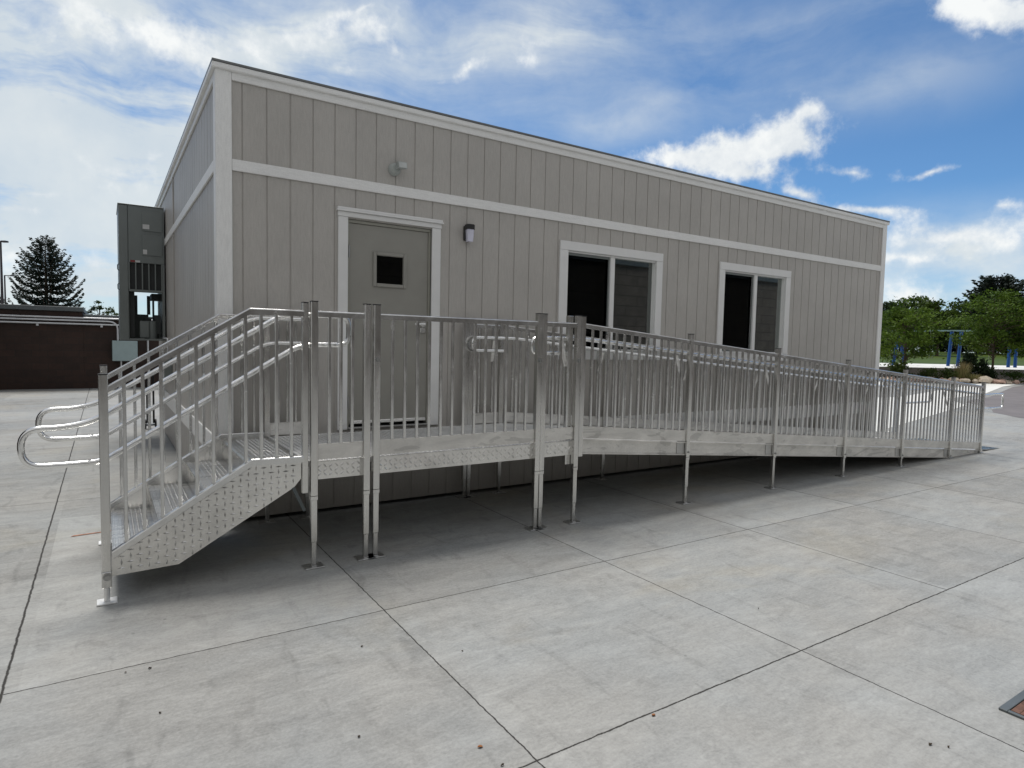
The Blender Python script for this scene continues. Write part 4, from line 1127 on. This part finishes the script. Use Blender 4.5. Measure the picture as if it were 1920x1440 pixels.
# swing set
sw = thing('swing_set', 'blue playground swing frame with slanted posts and a pale top bar', 'swing set', tuple(at(1780, 690, 43.5)))
gz = .80
def sp_(u, v, d): return at(u, v, d)
for (u0, u1) in ((1674, 1686), (1696, 1686), (1777, 1785), (1795, 1803), (1890, 1896), (1903, 1908)):
    a = at(u0, 688, 43.5); b_ = at(u1, 622, 43.5)
    mb = MB(); mb.tube([(a.x, a.y, gz-.05), tuple(b_)], .105, 12); mb.build('post', M['blue'], sw)
a, b_ = at(1660, 620, 43.5), at(1915, 620.5, 43.5)
mb = MB(); mb.tube([tuple(a), tuple(b_)], .05, 10); mb.build('top_bar', M['teal'], sw)
for u in (1720, 1748, 1828, 1860):
    p = at(u, 620, 43.5)
    for o in (-.22, .22):
        mb = MB(); mb.tube([(p.x+o, p.y, p.z), (p.x+o, p.y, gz+.55)], .008, 5); mb.build('chain', M['bolt'], sw)
    mb = MB(); mb.box(p.x-.24, p.x+.24, p.y-.09, p.y+.09, gz+.53, gz+.56, .01); mb.build('seat', M['rubber'], sw)

# ------------------------------------------------------------------ small things on the concrete
dg = thing('drain_grate', 'rusty iron drain grate in a dark frame set into the concrete, lower right corner', 'drain grate', (2.9, -5.1, 0))
gx0, gx1, gy0, gy1 = 2.652, 3.30, -5.52, -4.872
mb = MB()
mb.box(gx0, gx1, gy1-.035, gy1, .001, .012, .002); mb.box(gx0, gx1, gy0, gy0+.035, .001, .012, .002)
mb.box(gx0, gx0+.02, gy0+.0355, gy1-.0355, .001, .012, .002); mb.box(gx1-.02, gx1, gy0+.0355, gy1-.0355, .001, .012, .002)
mb.build('frame', M['fascia'], dg)
mb = MB()
mb.box(gx0+.021, gx1-.021, gy0+.036, gy1-.036, .0012, .003); mb.build('pit_shade', M['black'], dg)  # flat black sheet painting the shade below the bars
mb = MB()
mb.box(gx0+.024, gx1-.024, gy1-.075, gy1-.04, .004, .013, .002); mb.box(gx0+.024, gx1-.024, gy0+.04, gy0+.075, .004, .013, .002)
mb.box(gx0+.024, gx0+.075, gy0+.0755, gy1-.0755, .004, .013, .002)
x = gx0+.10
while x < gx1-.05:
    mb.box(x, x+.018, gy0+.0755, gy1-.0755, .004, .012, .002); x += .036
mb.box(gx0+.0755, gx1-.03, -5.21, -5.18, .004, .0115)
mb.build('grate', M['rust'], dg)
LV = [(1225,1342,.022,'leaforange','small orange dry leaf beside the diagonal slab joint'),(678,1213,.016,'leafbrown','dark leaf crumb left of the slab crossing'),(867,1222,.014,'leafbrown','dark leaf crumb right of the slab crossing'),
      (673,1383,.018,'leafbrown','dark curled leaf near the bottom edge'),(900,1402,.024,'leaforange','pale orange dry leaf near the bottom edge'),(236,1262,.014,'leafbrown','dark speck of leaf below the left slab joint'),
      (282,1254,.018,'leafbrown','dark leaf scrap right of a speck below the left slab joint'),(1422,1142,.012,'leafbrown','tiny dark leaf on the middle right slab'),(1744,1397,.020,'leafbrown','dark dry leaf near the lower right corner'),
      (275,846,.03,'leafbrown','dark twig on the pavement behind the stairs'),(1778,1402,.013,'leafbrown','dark crumb by the lower right corner'),(300,1338,.012,'leafbrown','tiny dark crumb on the lower left slab'),
      (942,1436,.016,'leafbrown','dark leaf cut by the bottom edge')]
for (u, v, s_, mt_, lab) in LV:
    s_ *= .55
    d_ = direction(u, v); k = -C0.z/d_.z; p = C0+d_*k
    mb = MB(); n = 7; a0_ = rg.uniform(0, 6); ring = []
    for i in range(n):
        a = 6.283*i/n; r = s_*rg.uniform(.5, 1.1); ring.append((p.x+math.cos(a+a0_)*r, p.y+math.sin(a+a0_)*r*.55, .004+rg.uniform(0, .006)))
    mb.add([(p.x, p.y, .009)]+ring, [(0, 1+i, 1+(i+1) % n) for i in range(n)])
    mb.add([(p.x, p.y, .003)]+[(a, b2, c-.003) for a, b2, c in ring], [(0, 1+(i+1) % n, 1+i) for i in range(n)])
    tag(mb.build('dry_leaf', M[mt_], origin=(p.x, p.y, 0)), lab, 'leaf', 'leaf litter on the concrete')
mb = MB(); mb.add([(-1.10,.20,.004),(-.72,.235,.004),(-.70,.255,.004),(-1.08,.232,.004)], [(0,1,2,3)])
tag(mb.build('painted_mark', M['orangepaint']), kind='structure')

# ------------------------------------------------------------------ render look
S.view_settings.view_transform = 'Standard'; S.view_settings.look = 'None'; S.view_settings.exposure = .42; S.view_settings.gamma = 1
S.cycles.max_bounces = 5; S.cycles.diffuse_bounces = 3; S.cycles.glossy_bounces = 3; S.cycles.transparent_max_bounces = 8
S.cycles.use_denoising = True
